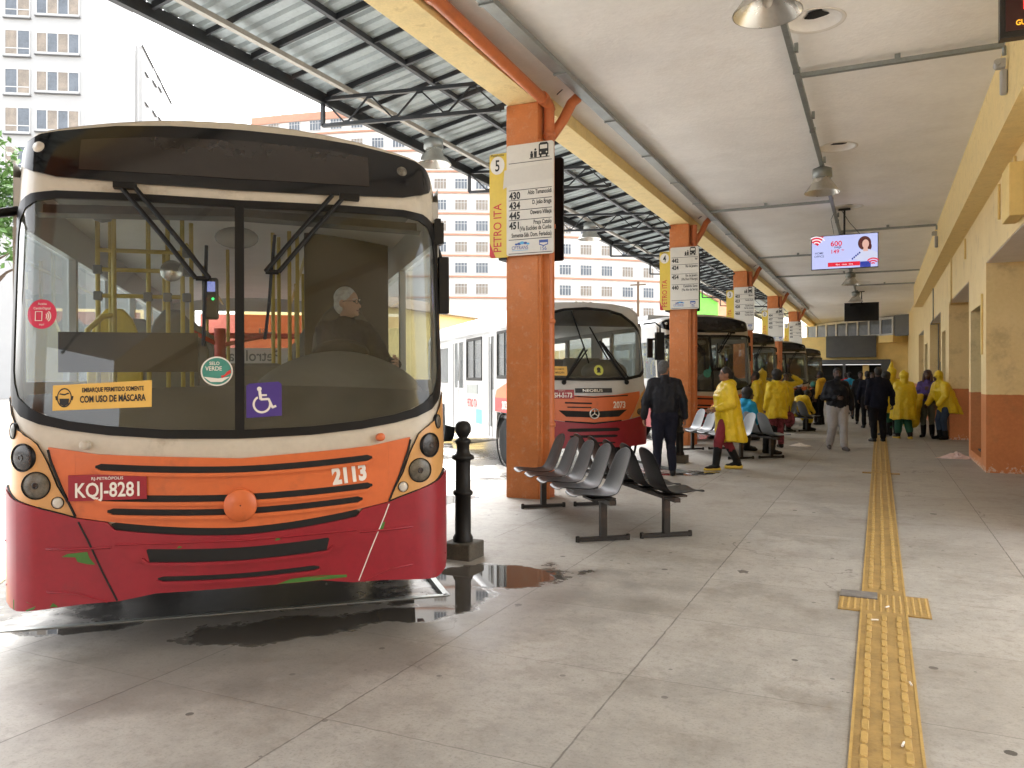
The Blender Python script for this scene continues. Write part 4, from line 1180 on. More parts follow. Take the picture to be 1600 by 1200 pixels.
    for x, mt in ((-.81, M['cream']), (.81, M['bus_orange'])):
        b = MB(); b.lathe([(.024, -.01), (.024, .05), (.020, .055), (0, .056)], 16); b.build('washer_cap', mt, t, M=F.frame(x, 1.155, 0))
    # wipers
    wiper(t, F, [(-.66, 2.615), (-.43, 2.33), (-.24, 2.08)], [(-.185, 2.28), (-.19, 2.05), (-.195, 1.9), (-.20, 1.70)])
    wiper(t, F, [(.62, 2.625), (.40, 2.36), (.22, 2.13)], [(.20, 2.36), (.18, 2.15), (.165, 1.95), (.14, 1.74)])
    # mirrors
    b = MB(); b.box(1.235, 1.30, .40, .50, 2.40, 2.54); b.box(1.235, 1.26, .42, .48, 2.27, 2.40); b.box(1.25, 1.285, .42, .47, 2.54, 2.57); b.build('mirror_bracket', M['black'], t)
    b = MB(); b.tube([(1.27, .50, 2.4), (1.29, .48, 2.32), (1.30, .46, 2.2)], .018, 8); b.box(1.27, 1.345, .44, .51, 1.94, 2.32); b.build('wing_mirror', M['black'], t, bevel=.035)
    b = MB(); b.tube([(-1.26, .50, 2.50), (-1.36, .42, 2.46), (-1.48, .36, 2.44)], .03, 8); b.box(-1.60, -1.46, .33, .40, 2.0, 2.47); b.build('wing_mirror', M['black'], t, bevel=.03)
    # ---- inside
    b = MB(); b.grid([[(x, max(F.y(x, 1.25)+.03, yy), zz + .05*math.cos(x*1.2)) for x in [-1.2+2.4*k/24 for k in range(25)]] for yy, zz in ((.06, 1.16), (.20, 1.30), (.45, 1.42), (.85, 1.40), (.9, .95))])
    b.build('dashboard', M['dash'], t)
    b = MB()
    rows = []
    for yy, zs in ((.42, 1.0), (.50, 1.3), (.62, 1.55), (.78, 1.70), (.98, 1.70), (1.1, 1.35)):
        rows.append([(x, yy + .05*math.cos((x-.62)*3), 1.38 + (zs-1.38)*max(0, math.cos((x-.63)/.60*math.pi/2))**.55 if abs(x-.63) < .6 else 1.36) for x in [.02+1.16*k/24 for k in range(25)]])
    b.grid(rows); b.build('instrument_cowl', M['cowl'], t)
    b = MB(); b.lathe([(.20, 0), (.215, .015), (.20, .03)], 28, 0, tr(.66, 1.02, 1.66) @ rot('X', -30)); b.build('steering_wheel', M['black'], t)
    b = MB(); b.box(-1.15, -.30, .93, .95, 1.56, 1.82); b.build('modesty_panel', M['int_dark'], t)
    b = MB(); b.box(-.22, .30, 1.0, 1.5, 1.2, 1.62); b.build('engine_cover', M['cowl'], t, bevel=.08)
    b = MB(); b.box(.46, 1.18, 2.15, 2.2, 1.55, 2.74); b.box(.46, 1.2, 2.15, 2.2, .95, 1.55); b.build('driver_partition', M['int_dark'], t)
    b = MB(); b.ell((.74, 1.62, 1.72), (.25, .09, .38)); b.box(.5, .98, 1.25, 1.65, 1.30, 1.42); b.build('driver_seat', M['dash'], t)
    b = MB(); b.grid([[(x, .50 + .10*math.cos(a), 2.60-.10*math.sin(a)-.03*abs(x)) for x in [-1.15+2.3*k/20 for k in range(21)]] for a in (0, .5, 1.0, 1.57, 2.2)])
    b.box(-1.1, 1.1, .42, 1.0, 2.60, 2.72)
    b.build('header_panel', M['grey_plastic'], t)
    for x, y0 in ((-1.04, 1.6), (-.98, 1.75), (-.889, 1.35), (-.70, 1.62), (-.565, 1.62), (-.46, 1.6), (-.41, 1.75), (.20, 2.0), (.25, 2.2), (.33, 1.9), (.40, 2.1), (-.80, 3.4), (-.5, 4.2), (.45, 3.6), (.55, 4.6), (-.55, 5.4), (.5, 5.6), (-.2, 3.0)):
        b = MB(); b.tube([(x, y0, .95), (x, y0, 2.70)], .017, 8); b.build('handrail', M['yellow_pole'], t)
    for z in (2.45, 2.31, 2.12):
        b = MB(); b.tube([(-1.04, 1.6, z), (-.42, 1.6, z)], .016, 8); b.build('handrail', M['yellow_pole'], t)
    b = MB(); b.tube([(-1.06, 1.2, 1.6), (-1.04, 1.25, 1.85), (-.96, 1.33, 1.95), (-.9, 1.35, 1.96)], .02, 8); b.build('handrail', M['yellow_pole'], t)
    for x in (-.9, .9):
        for z in (2.62,):
            b = MB(); b.tube([(x*.55, 2.3, z), (x*.55, 7.8, z)], .016, 8); b.build('handrail', M['yellow_pole'], t)
    for x, z in ((-1.04, 2.31), (-1.04, 2.12), (-.565, 2.12), (-.70, 2.12), (-.43, 2.45), (-.43, 2.31), (-.43, 2.12)):
        b = MB(); b.box(x-.03, x+.03, 1.575, 1.625, z-.035, z+.03); b.build('rail_joint', M['grey_plastic'], t, bevel=.008)
    # rows of seats
    for yy in (2.0, 3.1, 4.0, 4.9, 5.8, 6.7):
        for x in (-1.0, -.58, .62, 1.02):
            if x > 0 and yy < 2.5: continue
            b = MB(); b.prism([(x-.2, 1.35), (x+.2, 1.35), (x+.2, 1.78), (x+.13, 1.98), (x+.06, 2.06), (x-.06, 2.06), (x-.13, 1.98), (x-.2, 1.78)], yy, yy+.06); b.box(x-.2, x+.2, yy-.38, yy, 1.32, 1.38)
            b.build('passenger_seat', M['yellow_seat'] if yy < 2.5 and x < -.8 else M['grey_plastic'], t, bevel=.015)
    # turnstile, validator, mirrors
    b = MB(); b.tube([(-.25, 2.6, .95), (-.25, 2.6, 1.95)], .05, 10); 
    for a in (20, 140, 260): b.tube([(-.25, 2.6, 1.80), (-.25+.4*math.cos(R(a)), 2.55, 1.80+.25*math.sin(R(a)))], .02, 8)
    b.build('turnstile', M['redink'], t)
    b = MB(); b.box(-.29, -.18, 1.14, 1.22, 1.93, 2.22); o = b.build('card_reader', M['int_dark'], t, bevel=.015)
    b = MB(); b.box(-.27, -.20, 1.132, 1.138, 2.12, 2.19); b.build('reader_screen', emit('reader_screen', (.35,.4,.9), .09), o)
    for x, c_, nm in ((-.265, (1,.05,.05), 'a'), (-.215, (.05,1,.2), 'b')):
        b = MB(); b.lathe([(.010, 0), (.006, .006), (0, .007)], 10, 0, tr(x, 1.136, 2.07) @ rot('X', 90)); b.build('indicator_light', emit('reader_led_'+nm, c_, .25), o)
    b = MB(); b.tube([(-.02, .50, 2.56), (-.02, .52, 2.45)], .012, 6); b.ell((-.03, .52, 2.40), (.135, .03, .07)); b.build('interior_mirror', M['grey_plastic'], t)
    b = MB(); b.lathe([(.075, 0), (.07, .012), (0, .02)], 24, 0, tr(-.47, 1.0, 2.24) @ rot('X', 80)); b.build('round_mirror', M['alu'], t)
    b = MB(); b.lathe([(.09, .05), (.085, .0), (.05, -.06), (0, -.075)], 20, 0, tr(-.86, .8, 2.58)); b.build('ceiling_light', M['grey_plastic'], t)
    b = MB(); b.box(-.85, .85, 8.20, 8.245, 1.70, 2.50)
    b.build('rear_window', M['pink_glass'] if full else M['side_glass'], t)
    b = MB(); b.box(-.95, .95, 7.8, 7.84, 2.15, 2.19); b.tube([(-.9, 6.2, 2.05), (.9, 6.2, 2.05)], .02, 8); b.build('seat_bar', M['redink'], t)
    return t, F

def lettering_parts(t, F):
    """Marks that only the nearest bus carries."""
    b = MB()
    pl = [(-.894+.012, .858), (-.495-.012, .858), (-.495, .870), (-.495, .986), (-.507, .998), (-.882, .998), (-.894, .986), (-.894, .870)]
    F.panel(b, [(-.894, .858), (-.495, .858)], [(-.894, .998), (-.495, .998)], .030, .012, 8, 2)
    o = b.build('number_plate', M['red_plate'], t)
    b = MB(); F.text(b, 'KQJ-8281', -.695, .878, .110, .78, .018, .0325); F.text(b, 'RJ-PETRÓPOLIS', -.695, .970, .022, 1.1, .01, .0325)
    b.build('plate_lettering', M['offwhite'], o)
    b = MB(); F.text(b, '2113', .625, .902, .132, .78, .055, .0185, 0, 'CENTER', 6); b.build('fleet_number', M['offwhite'], t)
    for pts in ([(-.93, .56), (-.90, .575), (-.80, .582), (-.79, .55), (-.76, .51), (-.80, .515), (-.85, .53), (-.86, .555)], [(-1.17, .275), (-1.17, .33), (-1.10, .325), (-1.06, .30), (-1.07, .285), (-1.1, .276)],
                [(-.99, .293), (-.975, .315), (-.955, .30), (-.95, .292)], [(.80, .60), (.815, .645), (.835, .65), (.82, .60)], [(.20, .336), (.28, .36), (.45, .365), (.60, .355), (.60, .34), (.4, .337)], [(-.34, .575), (-.33, .59), (-.31, .582)], [(.19, .585), (.20, .61), (.22, .59)]):
        b = MB(); F.poly(b, pts, .0295); b.build('paint_chip', M['chip'], t)
    b = MB(); F.panel(b, [(-.985, 1.345), (-.475, 1.36)], [(-.985, 1.482), (-.475, 1.508)], .0075, .002, 10, 2)
    o = b.build('notice_sticker', M['stick_yel'], t)
    b = MB()
    F.text(b, 'EMBARQUE PERMITIDO SOMENTE', -.675, 1.448, .034, .62, .03, .0095, 0, 'CENTER', 1.5); F.text(b, 'COM USO DE MÁSCARA', -.675, 1.392, .050, .62, .035, .0095, 0, 'CENTER', 1.5)
    b.build('notice_lettering', M['ink'], o); b = MB()
    cx, cz = -.925, 1.415
    for k in range(20):
        a0, a1 = 2*math.pi*k/20, 2*math.pi*(k+1)/20
        q = lambda a, r: (cx+.038*r*math.cos(a), cz+.053*r*math.sin(a))
        F.poly(b, [q(a0, 1), q(a1, 1), q(a1, .86), q(a0, .86)], .0095)
    F.poly(b, [(cx-.025, cz-.005), (cx+.025, cz-.005), (cx+.022, cz-.035), (cx, cz-.047), (cx-.022, cz-.035)], .0097)
    F.poly(b, [(cx-.026, cz+.018), (cx, cz+.012), (cx+.026, cz+.022), (cx+.02, cz+.028), (cx, cz+.02), (cx-.022, cz+.024)], .0097)
    for s_ in (-1, 1): F.poly(b, [(cx+s_*.038, cz+.01), (cx+s_*.047, cz+.008), (cx+s_*.042, cz-.015), (cx+s_*.036, cz-.012)], .0097)
    b.build('mask_pictogram', M['ink'], o)
    b = MB(); F.panel(b, [(.034, 1.288), (.233, 1.298)], [(.034, 1.47), (.05, 1.484), (.215, 1.495), (.233, 1.48)], .0075, .002, 6, 2); o = b.build('access_sticker', M['purple'], t)
    b = MB(); cx, cz = .125, 1.375
    def stroke(p, q, w_=.013):
        d = Vector((q[0]-p[0], q[1]-p[1])).normalized(); n = Vector((-d.y, d.x))*w_/2
        F.poly(b, [(p[0]+n.x, p[1]+n.y), (q[0]+n.x, q[1]+n.y), (q[0]-n.x, q[1]-n.y), (p[0]-n.x, p[1]-n.y)], .0095)
    for k in range(3, 22):
        a0, a1 = R(100+k*13.2-20), R(100+(k+1)*13.2-20); r1, r0 = .052, .040
        F.poly(b, [(cx-.004+r1*math.cos(a0), cz-.01+r1*math.sin(a0)), (cx-.004+r1*math.cos(a1), cz-.01+r1*math.sin(a1)), (cx-.004+r0*math.cos(a1), cz-.01+r0*math.sin(a1)), (cx-.004+r0*math.cos(a0), cz-.01+r0*math.sin(a0))], .0095)
    F.poly(b, circ(cx-.018, cz+.078, .013), .0095); stroke((cx-.016, cz+.066), (cx-.01, cz+.018), .016); stroke((cx-.012, cz+.018), (cx+.035, cz+.020)); stroke((cx-.014, cz+.042), (cx+.024, cz+.042), .010); stroke((cx+.033, cz+.022), (cx+.056, cz-.03)); stroke((cx+.052, cz-.03), (cx+.076, cz-.02))
    b.build('access_symbol', M['offwhite'], o)
    b = MB(); F.poly(b, circ(-.127, 1.556, .088, .084, 36), .0075); F.poly(b, circ(-.127, 1.556, .080, .076, 36), .0082, 1)
    F.poly(b, [(-.20, 1.525), (-.16, 1.495), (-.10, 1.495), (-.055, 1.525), (-.12, 1.515)], .0090); F.text(b, 'SELO', -.14, 1.592, .026, .95, .012, .0092); F.text(b, 'VERDE', -.145, 1.560, .034, .9, .012, .0092)
    F.poly(b, [(-.10, 1.515), (-.05, 1.545), (-.052, 1.565), (-.075, 1.55), (-.085, 1.535), (-.105, 1.53)], .0095, 2)
    b.build('green_seal_sticker', [M['offwhite'], M['teal'], M['redink']], t)
    b = MB(); F.poly(b, circ(-1.05, 1.874, .075, .082, 36), .0075); o = b.build('card_sticker', M['magenta'], t)
    b = MB(); F.text(b, 'Aceita', -1.05, 1.925, .018, 1, 0, .009); F.text(b, 'CartãoDigital', -1.05, 1.900, .018, .9, .004, .009)
    for r_ in (.018, .028, .038):
        for k in range(5):
            a0, a1 = R(-50+k*20), R(-30+k*20); F.poly(b, [(-1.04+r_*math.cos(a0), 1.862+r_*math.sin(a0)), (-1.04+r_*math.cos(a1), 1.862+r_*math.sin(a1)), (-1.04+(r_-.005)*math.cos(a1), 1.862+(r_-.005)*math.sin(a1)), (-1.04+(r_-.005)*math.cos(a0), 1.862+(r_-.005)*math.sin(a0))], .009)
    for x0, x1, z0, z1 in ((-1.085, -1.048, 1.886, 1.889), (-1.085, -1.048, 1.836, 1.839), (-1.085, -1.081, 1.836, 1.889), (-1.052, -1.048, 1.836, 1.889)): F.poly(b, [(x0, z0), (x1, z0), (x1, z1), (x0, z1)], .009)
    F.text(b, 'aqui', -1.05, 1.812, .016, 1, 0, .009)
    b.build('card_lettering', M['offwhite'], o)
    # advert on the rear window, seen mirrored from inside
    b = MB(); b.box(-.85, .85, 8.19, 8.197, 1.72, 1.98); b.build('rear_advert_band', M['offwhite'], t)
    b = MB(); b.text('Petrol ea', tr(-.05, 8.188, 1.78) @ Matrix.Scale(-1, 4, (1, 0, 0)), .24, .9, .01); b.build('rear_advert_lettering', M['grey_plastic'], t)
    b = MB(); b.text('util', tr(.15, 8.188, 2.12) @ Matrix.Scale(-1, 4, (1, 0, 0)), .24, .9, .01); b.build('rear_advert_lettering', M['paper'], t)

bus1, _ = citybus('nearest red orange and cream bus, fleet number 2113, with a driver at the wheel', True)
bus1.location = (-3.29, 3.45, 0); bus1.rotation_euler = (0, -R(.35), A); bus1.scale = (.98, 1, 1)
lettering_parts(bus1, FA)
bus3, _ = citybus('third bus from the camera, dark sign box, behind the woman in the yellow coat', False)
bus3.location = (-3.65, 19.57, 0)
b = MB(); FA.panel(b, [(-.985, 1.37), (-.60, 1.37)], [(-.985, 1.53), (-.60, 1.53)], .0075, .002, 6, 2); o = b.build('notice_sticker', M['stick_yel'], bus3)
b = MB(); FA.text(b, 'EMBARQUE PERMITIDO', -.79, 1.47, .036, .70, .02, .0095); FA.text(b, 'USO DE MÁSCARA', -.79, 1.40, .045, .74, .02, .0095); b.build('notice_lettering', M['ink'], o)
b = MB(); FA.poly(b, circ(-.15, 1.62, .10), .0075); FA.poly(b, [(-.24, 1.66), (-.10, 1.72), (-.06, 1.82), (-.02, 1.66)], .0075); b.build('green_seal_sticker', M['teal'], bus3)
for (x, y, l_) in ((-3.9, 27.6, 'fourth bus from the camera, only its dark nose showing behind the third bus'), (-3.5, 35.3, 'fifth bus in the row, small and dark, beside the people in yellow coats'), (-3.4, 43.3, 'farthest bus, at the end of the row before the yellow cross building')):
    r = copy_tree(bus3); r.location = (x, y, 0); r['label'] = l_
    for ch in list(r.children):
        if ch.name.startswith(('notice', 'green_seal')):
            for g in list(ch.children): bpy.data.objects.remove(g)
            bpy.data.objects.remove(ch)

# ------------------------------------------------------------------ the minibus, second in the row
class FrontB(Front):
    def y(s, x, z):
        ax = abs(x); y = .14*(x/1.12)**2 + .28*max(0, (ax-.84)/.28)**3
        if z > 1.25: y += .22*(z-1.25)
        if z > 2.6: y += 1.2*(z-2.6)**2
        return y
FB = FrontB(1.14, 0, 0, 0)
def minibus():
    t = thing('minibus', 'white roofed minibus, fleet number 2073, parked behind the nearest orange column', 'bus', (-4.239, 12.3625, 0), A, 'buses parked nose-in along the platform')
    F = FB; hw = 1.14; L = 8.2
    roofb = [(0, 2.79), (.5, 2.775), (.8, 2.73), (1.0, 2.63), (1.1, 2.52), (1.14, 2.42)]
    ys = F.y(hw, 1.8)
    b = MB(); rows = []
    for y in (0, .5, .8, 1.3, 2.5, L):
        rows.append([(x, max(y, F.y(x, interp(abs(x), roofb))-.004), interp(abs(x), roofb)+.05*min(1, max(0, (y-.3)/.9))) for x in [-hw+2*hw*k/24 for k in range(25)]])
    b.grid(rows)
    for sx in (-1, 1):
        prof = [(hw, 2.47), (hw+.015, 2.40), (hw+.015, 2.33)]
        b.grid([[(sx*x, y, z) for x, z in prof] for y in (ys, 1.5, L)])
    b.build('roof', M['white'], t)
    b = MB()
    for x in (-.13, 0, .13): b.ell((x, .48, 2.79), (.035, .05, .022))
    b.build('roof_marker_light', M['lens_white'], t)
    b = MB(); b.grid([[(x, y, 2.40) for x in (-hw+.05, hw-.05)] for y in (.6, L-.1)]); b.build('roof_lining', M['int_white'], t)
    # nose
    b = MB()
    F.panel(b, sym([(0, .74), (.8, .82), (hw, .9)]), sym([(0, 1.50), (.64, 1.50), (.95, 1.56), (1.08, 1.66), (hw, 1.8)]), 0, .02, 36, 8)
    F.panel(b, sym([(0, 2.66), (.64, 2.60), (.9, 2.45), (hw, 2.2)]), sym(roofb), 0, .03, 36, 5)
    for s_ in (-1, 1):
        xs = sorted((s_*1.09, s_*1.145)); F.panel(b, [(xs[0], 1.6), (xs[1], 1.6)], [(xs[0], 2.4), (xs[1], 2.4)], 0, .05, 3, 6)
    b.build('nose', M['white'], t)
    lo = sym([(0, 1.465), (.64, 1.475), (.92, 1.53), (1.04, 1.62), (1.09, 1.75)]); hi = sym([(0, 2.70), (.4, 2.67), (.65, 2.61), (.86, 2.47), (1.0, 2.33), (1.09, 2.2)])
    lo2 = sym([(0, 1.51), (.64, 1.52), (.9, 1.575), (1.0, 1.66), (1.045, 1.78)]); hi2 = sym([(0, 2.655), (.4, 2.625), (.64, 2.565), (.83, 2.44), (.97, 2.30), (1.045, 2.18)])
    b = MB(); F.panel(b, cut(lo, -1.045, 1.045), lo2, .010, .02, 36, 2); F.panel(b, hi2, cut(hi, -1.045, 1.045), .010, .02, 36, 2)
    for s_ in (-1, 1):
        x0, x1 = sorted((s_*1.045, s_*1.09)); F.panel(b, cut(lo, x0, x1), cut(hi, x0, x1), .010, .02, 4, 6)
    b.build('windscreen_seal', M['black'], t)
    b = MB(); F.panel(b, lo2, hi2, .004, .005, 30, 12, skirt=False); b.build('windscreen', M['glass'], t)
    # orange panel, grille, bumper
    b = MB(); F.panel(b, sym([(0, .765), (.45, .80), (.655, .83)]), sym([(0, 1.215), (.4, 1.235), (.655, 1.265)]), .012, .03, 30, 6)
    for s_ in (-1, 1):
        x = sorted([(s_*.656, .835, 1.265), (s_*.74, .95, 1.275), (s_*.86, 1.2, 1.288)]); F.panel(b, [(p[0], p[1]) for p in x], [(p[0], p[2]) for p in x], .012, .03, 6, 4)
    gr = b.build('grille', M['bus_orange'], t)
    def slot(par, pts_lo, pts_hi, off): 
        b = MB(); F.panel(b, pts_lo, pts_hi, off, .002, 20, 2); b.build('grille_slot', M['void'], par)
    slot(gr, [(-.60, .985), (-.48, .885), (0, .865), (.45, .875), (.60, .985)], [(-.60, .99), (0, .965), (.60, .99)], .0145)
    slot(gr, sym([(0, 1.19), (.62, 1.215)]), sym([(0, 1.205), (.62, 1.235)]), .0145)
    slot(gr, [(-.50, 1.10), (-.04, 1.085)], [(-.50, 1.125), (-.04, 1.11)], .0145); slot(gr, [(-.46, 1.03), (-.05, 1.02)], [(-.46, 1.05), (-.05, 1.04)], .0145)
    slot(t, sym([(0, .755), (.5, .795)]), sym([(0, .785), (.5, .82)]), .014)
    b = MB(); b.lathe([(.088, 0), (.086, .02), (.070, .02), (.068, .006)], 30, cap=False); 
    for a in (90, 210, 330): b.tube([(0, 0, .012), (.072*math.cos(R(a)), .072*math.sin(R(a)), .012)], .008, 6)
    b.build('star_badge', M['alu'], gr, M=F.frame(0, .93, .02))
    b = MB(); F.panel(b, sym([(0, .37), (.6, .37), (1.0, .40), (1.145, .46)]), sym([(0, .755), (.5, .80), (.66, .825), (.74, .84), (1.0, .90), (1.145, .92)]), .02, .05, 40, 8)
    bmp = b.build('bumper', M['bus_red'], t)
    for s_ in (-1, 1): MB().box(*sorted((s_*1.12, s_*1.15)), ys-.05, .78, .46, .90).build('bumper_side', M['bus_red'], bmp)
    for z, hh, xx in ((.665, .028, .46), (.56, .022, .42), (.45, .014, .38)): slot(bmp, [(-xx, z-hh*.5), (-xx+.05, z-hh), (xx-.05, z-hh), (xx, z-hh*.5)], [(-xx, z+hh*.5), (-xx+.05, z+hh), (xx-.05, z+hh), (xx, z+hh*.5)], .023)
    for s_ in (-1, 1):
        hi_ = [(s_*.70, .86), (s_*.80, 1.05), (s_*.9, 1.26), (s_*1.13, 1.42)]; lo_ = [(s_*.70, .845), (s_*.9, .885), (s_*1.13, .93)]
        if s_ < 0: hi_ = hi_[::-1]; lo_ = lo_[::-1]
        b = MB(); F.panel(b, lo_, hi_, .010, .02, 10, 4); o = b.build('lamp_cluster', M['bus_tan'], t)
        for x, z, r in ((.95, 1.12, .07), (.86, .95, .05), (1.06, 1.0, .05)): headlamp(o, F, s_*x, z, r, M['lens'])
    # lettering
    b = MB(); F.panel(b, [(-.75, 1.18), (-.345, 1.18)], [(-.75, 1.32), (-.345, 1.32)], .02, .01, 6, 2); o = b.build('number_plate', M['red_plate'], t)
    b = MB(); F.text(b, 'LSH-5173', -.55, 1.20, .10, .86, .03, .0225); F.text(b, 'PETRÓPOLIS', -.55, 1.295, .02, 1, 0, .0225); b.build('plate_lettering', M['offwhite'], o)
    b = MB(); F.text(b, '2073', .46, 1.02, .15, .78, .03, .0135); b.build('fleet_number', M['offwhite'], t)
    b = MB(); F.panel(b, [(-.32, 1.27), (.33, 1.27)], [(-.32, 1.345), (.33, 1.345)], .008, .006, 6, 1); o = b.build('maker_badge', M['ink'], t)
    b = MB(); F.text(b, 'NEOBUS', -.02, 1.285, .062, 1.5, .015, .0155); b.build('badge_lettering', M['alu'], o)
    b = MB(); F.panel(b, [(-.95, 1.56), (-.43, 1.55)], [(-.95, 1.71), (-.43, 1.70)], .0075, .002, 6, 2); o = b.build('notice_sticker', M['stick_yel'], t)
    b = MB(); F.text(b, 'EMBARQUE PERMITIDO SOMENTE', -.66, 1.645, .034, .70, .02, .0095); F.text(b, 'COM USO DE MÁSCARA', -.66, 1.585, .045, .74, .02, .0095); b.build('notice_lettering', M['ink'], o)
    b = MB(); F.poly(b, circ(.12, 1.64, .085), .0075); F.poly(b, circ(.12, 1.655, .035), .008, 1); F.poly(b, [(.08, 1.60), (.16, 1.60), (.14, 1.64), (.10, 1.64)], .008, 1); b.build('round_sticker', [mat('lime_sticker', (.50,.55,.10), .5), M['ink']], t)
    # wipers swept up from below
    for p0, p1, bl in (((-.50, 1.44), (-.12, 2.0), [(-.28, 2.62), (-.12, 2.05), (-.05, 1.75)]), ((.62, 1.44), (.16, 2.12), [(.02, 2.36), (.16, 2.08), (.30, 1.82)])):
        b = MB(); b.tube([F.P(*p0, .02), F.P(*p1, .05)], .020, 6); b.tube([F.P(p0[0]+.05, p0[1]+.05, .03), F.P(p1[0]+.05, p1[1]-.03, .05)], .013, 6); q = F.P(*p0, .015); b.ell(q, (.04, .04, .04)); o = b.build('wiper', M['black'], t)
        b = MB(); b.tube([F.P(*q_, .018) for q_ in bl], .012, 6); b.build('blade', M['black'], o)
    b = MB(); b.tube([(1.14, .5, 2.45), (1.30, .36, 2.47), (1.36, .30, 2.40), (1.36, .3, 2.3)], .018, 8); b.box(1.27, 1.42, .25, .33, 1.82, 2.30); b.build('wing_mirror', M['black'], t, bevel=.035)
    b = MB(); b.tube([(-1.14, .5, 2.45), (-1.25, .36, 2.47), (-1.3, .30, 2.40)], .018, 8); b.box(-1.40, -1.24, .25, .33, 1.75, 2.30); b.build('wing_mirror', M['black'], t, bevel=.035)
    # ---- right side wall seen from the platform: door, window, door, logos
    W = M['white']
    b = MB()
    for sx in (-1, 1):
        x0, x1 = (hw-.03, hw+.015) if sx > 0 else (-hw-.015, -hw+.03)
        segs_ = [(ys, .75, .5, 2.40), (.75, .84, .5, 1.5), (.84, 1.76, .90, 1.5), (.75, 1.75, 2.36, 2.40), (1.76, 1.86, .42, 2.40), (1.86, 2.30, 2.28, 2.40), (2.30, 2.76, .42, 2.40), (2.76, 4.06, .42, 1.46), (2.76, 4.06, 2.32, 2.40), (4.06, 4.22, .42, 2.40), (4.22, 5.30, 2.28, 2.40), (5.30, 5.78, .42, 2.40), (5.78, 6.15, .42, 1.4), (6.15, 7.05, .9, 1.4), (7.05, L, .42, 1.4), (5.78, L, 2.2, 2.4), (6.9, 7.0, 1.4, 2.2), (8.0, L, 1.4, 2.2)]
        for a, c, z0, z1 in segs_: b.box(x0, x1, a, c, z0, z1)
    b.build('side_wall', W, t)
    for sx in (-1, 1):
        for a, c, z0, z1 in ((.76, 1.75, 1.51, 2.35), (2.78, 4.05, 1.47, 2.31), (5.79, 6.89, 1.41, 2.19), (7.01, 7.99, 1.41, 2.19)): g = MB(); g.box(sx*hw-.006, sx*hw+.006, a, c, z0, z1); g.build('side_window', M['side_glass'], t)
    for a, c, z0, z1 in ((2.78, 4.05, 1.47, 2.31), (.77, 1.74, 1.51, 2.35)):
        b = MB()
        for (p, q, r_, s2) in ((a, c, z0, z0+.05), (a, c, z1-.05, z1), (a, a+.05, z0, z1), (c-.05, c, z0, z1), ((a+c)/2-.012, (a+c)/2+.012, z0, z1)): b.box(-hw-.022, -hw-.008, p, q, r_, s2)
        b.build('window_frame', M['black'], t)
    for a, c in ((1.88, 2.28), (4.24, 5.28)):
        b = MB(); b.box(-hw-.006, -hw+.02, a, c, .42, 1.30); b.box(-hw-.006, -hw+.02, a, (a+.10), 1.3, 2.28); b.box(-hw-.006, -hw+.02, c-.10, c, 1.3, 2.28); b.box(-hw-.006, -hw+.02, (a+c)/2-.03, (a+c)/2+.03, .42, 2.28)
        o = b.build('door', W, t)
        b = MB(); b.box(-hw-.002, -hw+.008, a+.1, c-.1, 1.3, 2.28); b.build('door_glass', M['side_glass'], o)
        b = MB(); b.box(-hw-.012, -hw-.006, a-.015, a, .42, 2.28); b.box(-hw-.012, -hw-.006, c, c+.015, .42, 2.28); b.box(-hw-.010, -hw-.0062, (a+c)/2-.012, (a+c)/2+.012, .42, 2.28); b.build('door_seal', M['black'], o)
    b = MB(); b.prism([(-.04, .62), (.04, .62), (.04, 2.15), (-.04, 2.15)], -.004, .004, 0, tr(-hw-.016, 2.16, 0) @ rot('Z', 90)); b.build('door_slot_window', M['grey_plastic'], t, bevel=.003)
    b = MB(); b.box(-hw-.024, -hw-.012, 3.1, 4.0, 1.20, 1.39); b.build('side_vent', M['galv'], t, bevel=.004)
    sm = tr(-hw-.019, 0, 0) @ rot('Z', -90)          # text faces away from the side wall
    b = MB(); b.text('PETRO ITA', tr(-hw-.019, 3.55, .93) @ rot('Z', -90), .23, .72, .03); b.build('company_lettering', M['redink'], t)
    b = MB(); b.box(-hw-.019, -hw-.016, 2.80, 3.25, .62, .90); b.build('blue_sticker', M['skyblue'], t)
    b = MB(); b.box(-hw-.020, -hw-.016, .80, 1.85, .91, 1.16); b.build('red_flash', M['redink'], t)
    b = MB(); b.add([(-hw-.0185, .80, 1.16), (-hw-.0185, 1.85, 1.16), (-hw-.0185, 1.75, 1.30), (-hw-.0185, .80, 1.49)], [(0, 1, 2, 3)]); b.build('orange_flash', M['bus_orange'], t)
    b = MB(); b.text('2073', tr(-hw-.0215, 1.25, .97) @ rot('Z', -90), .19, .8, .03); b.build('side_number', M['offwhite'], t)
    b = MB(); b.box(-hw, hw, L-.05, L, .4, 2.45); b.build('rear_wall', W, t)
    b = MB(); b.box(-hw+.03, hw-.03, .5, L-.06, .80, .86); b.box(-hw+.32, hw-.32, .35, L-.1, .36, .8); b.build('floor', M['int_dark'], t)
    b = MB(); b.grid([[(x, max(F.y(x, 1.5)+.03, yy), zz) for x in [-1.05+2.1*k/20 for k in range(21)]] for yy, zz in ((.12, 1.40), (.3, 1.52), (.9, 1.55), (.95, 1.0))]); b.ell((.55, .85, 1.62), (.42, .3, .22)); b.build('dashboard', M['cowl'], t)
    for yy in (2.3, 3.2, 4.1, 5.0):
        for x in (-.75, .75):
            b = MB(); b.box(x-.4, x+.4, yy, yy+.1, 1.2, 1.9); b.build('passenger_seat', M['grey_plastic'], t, bevel=.05)
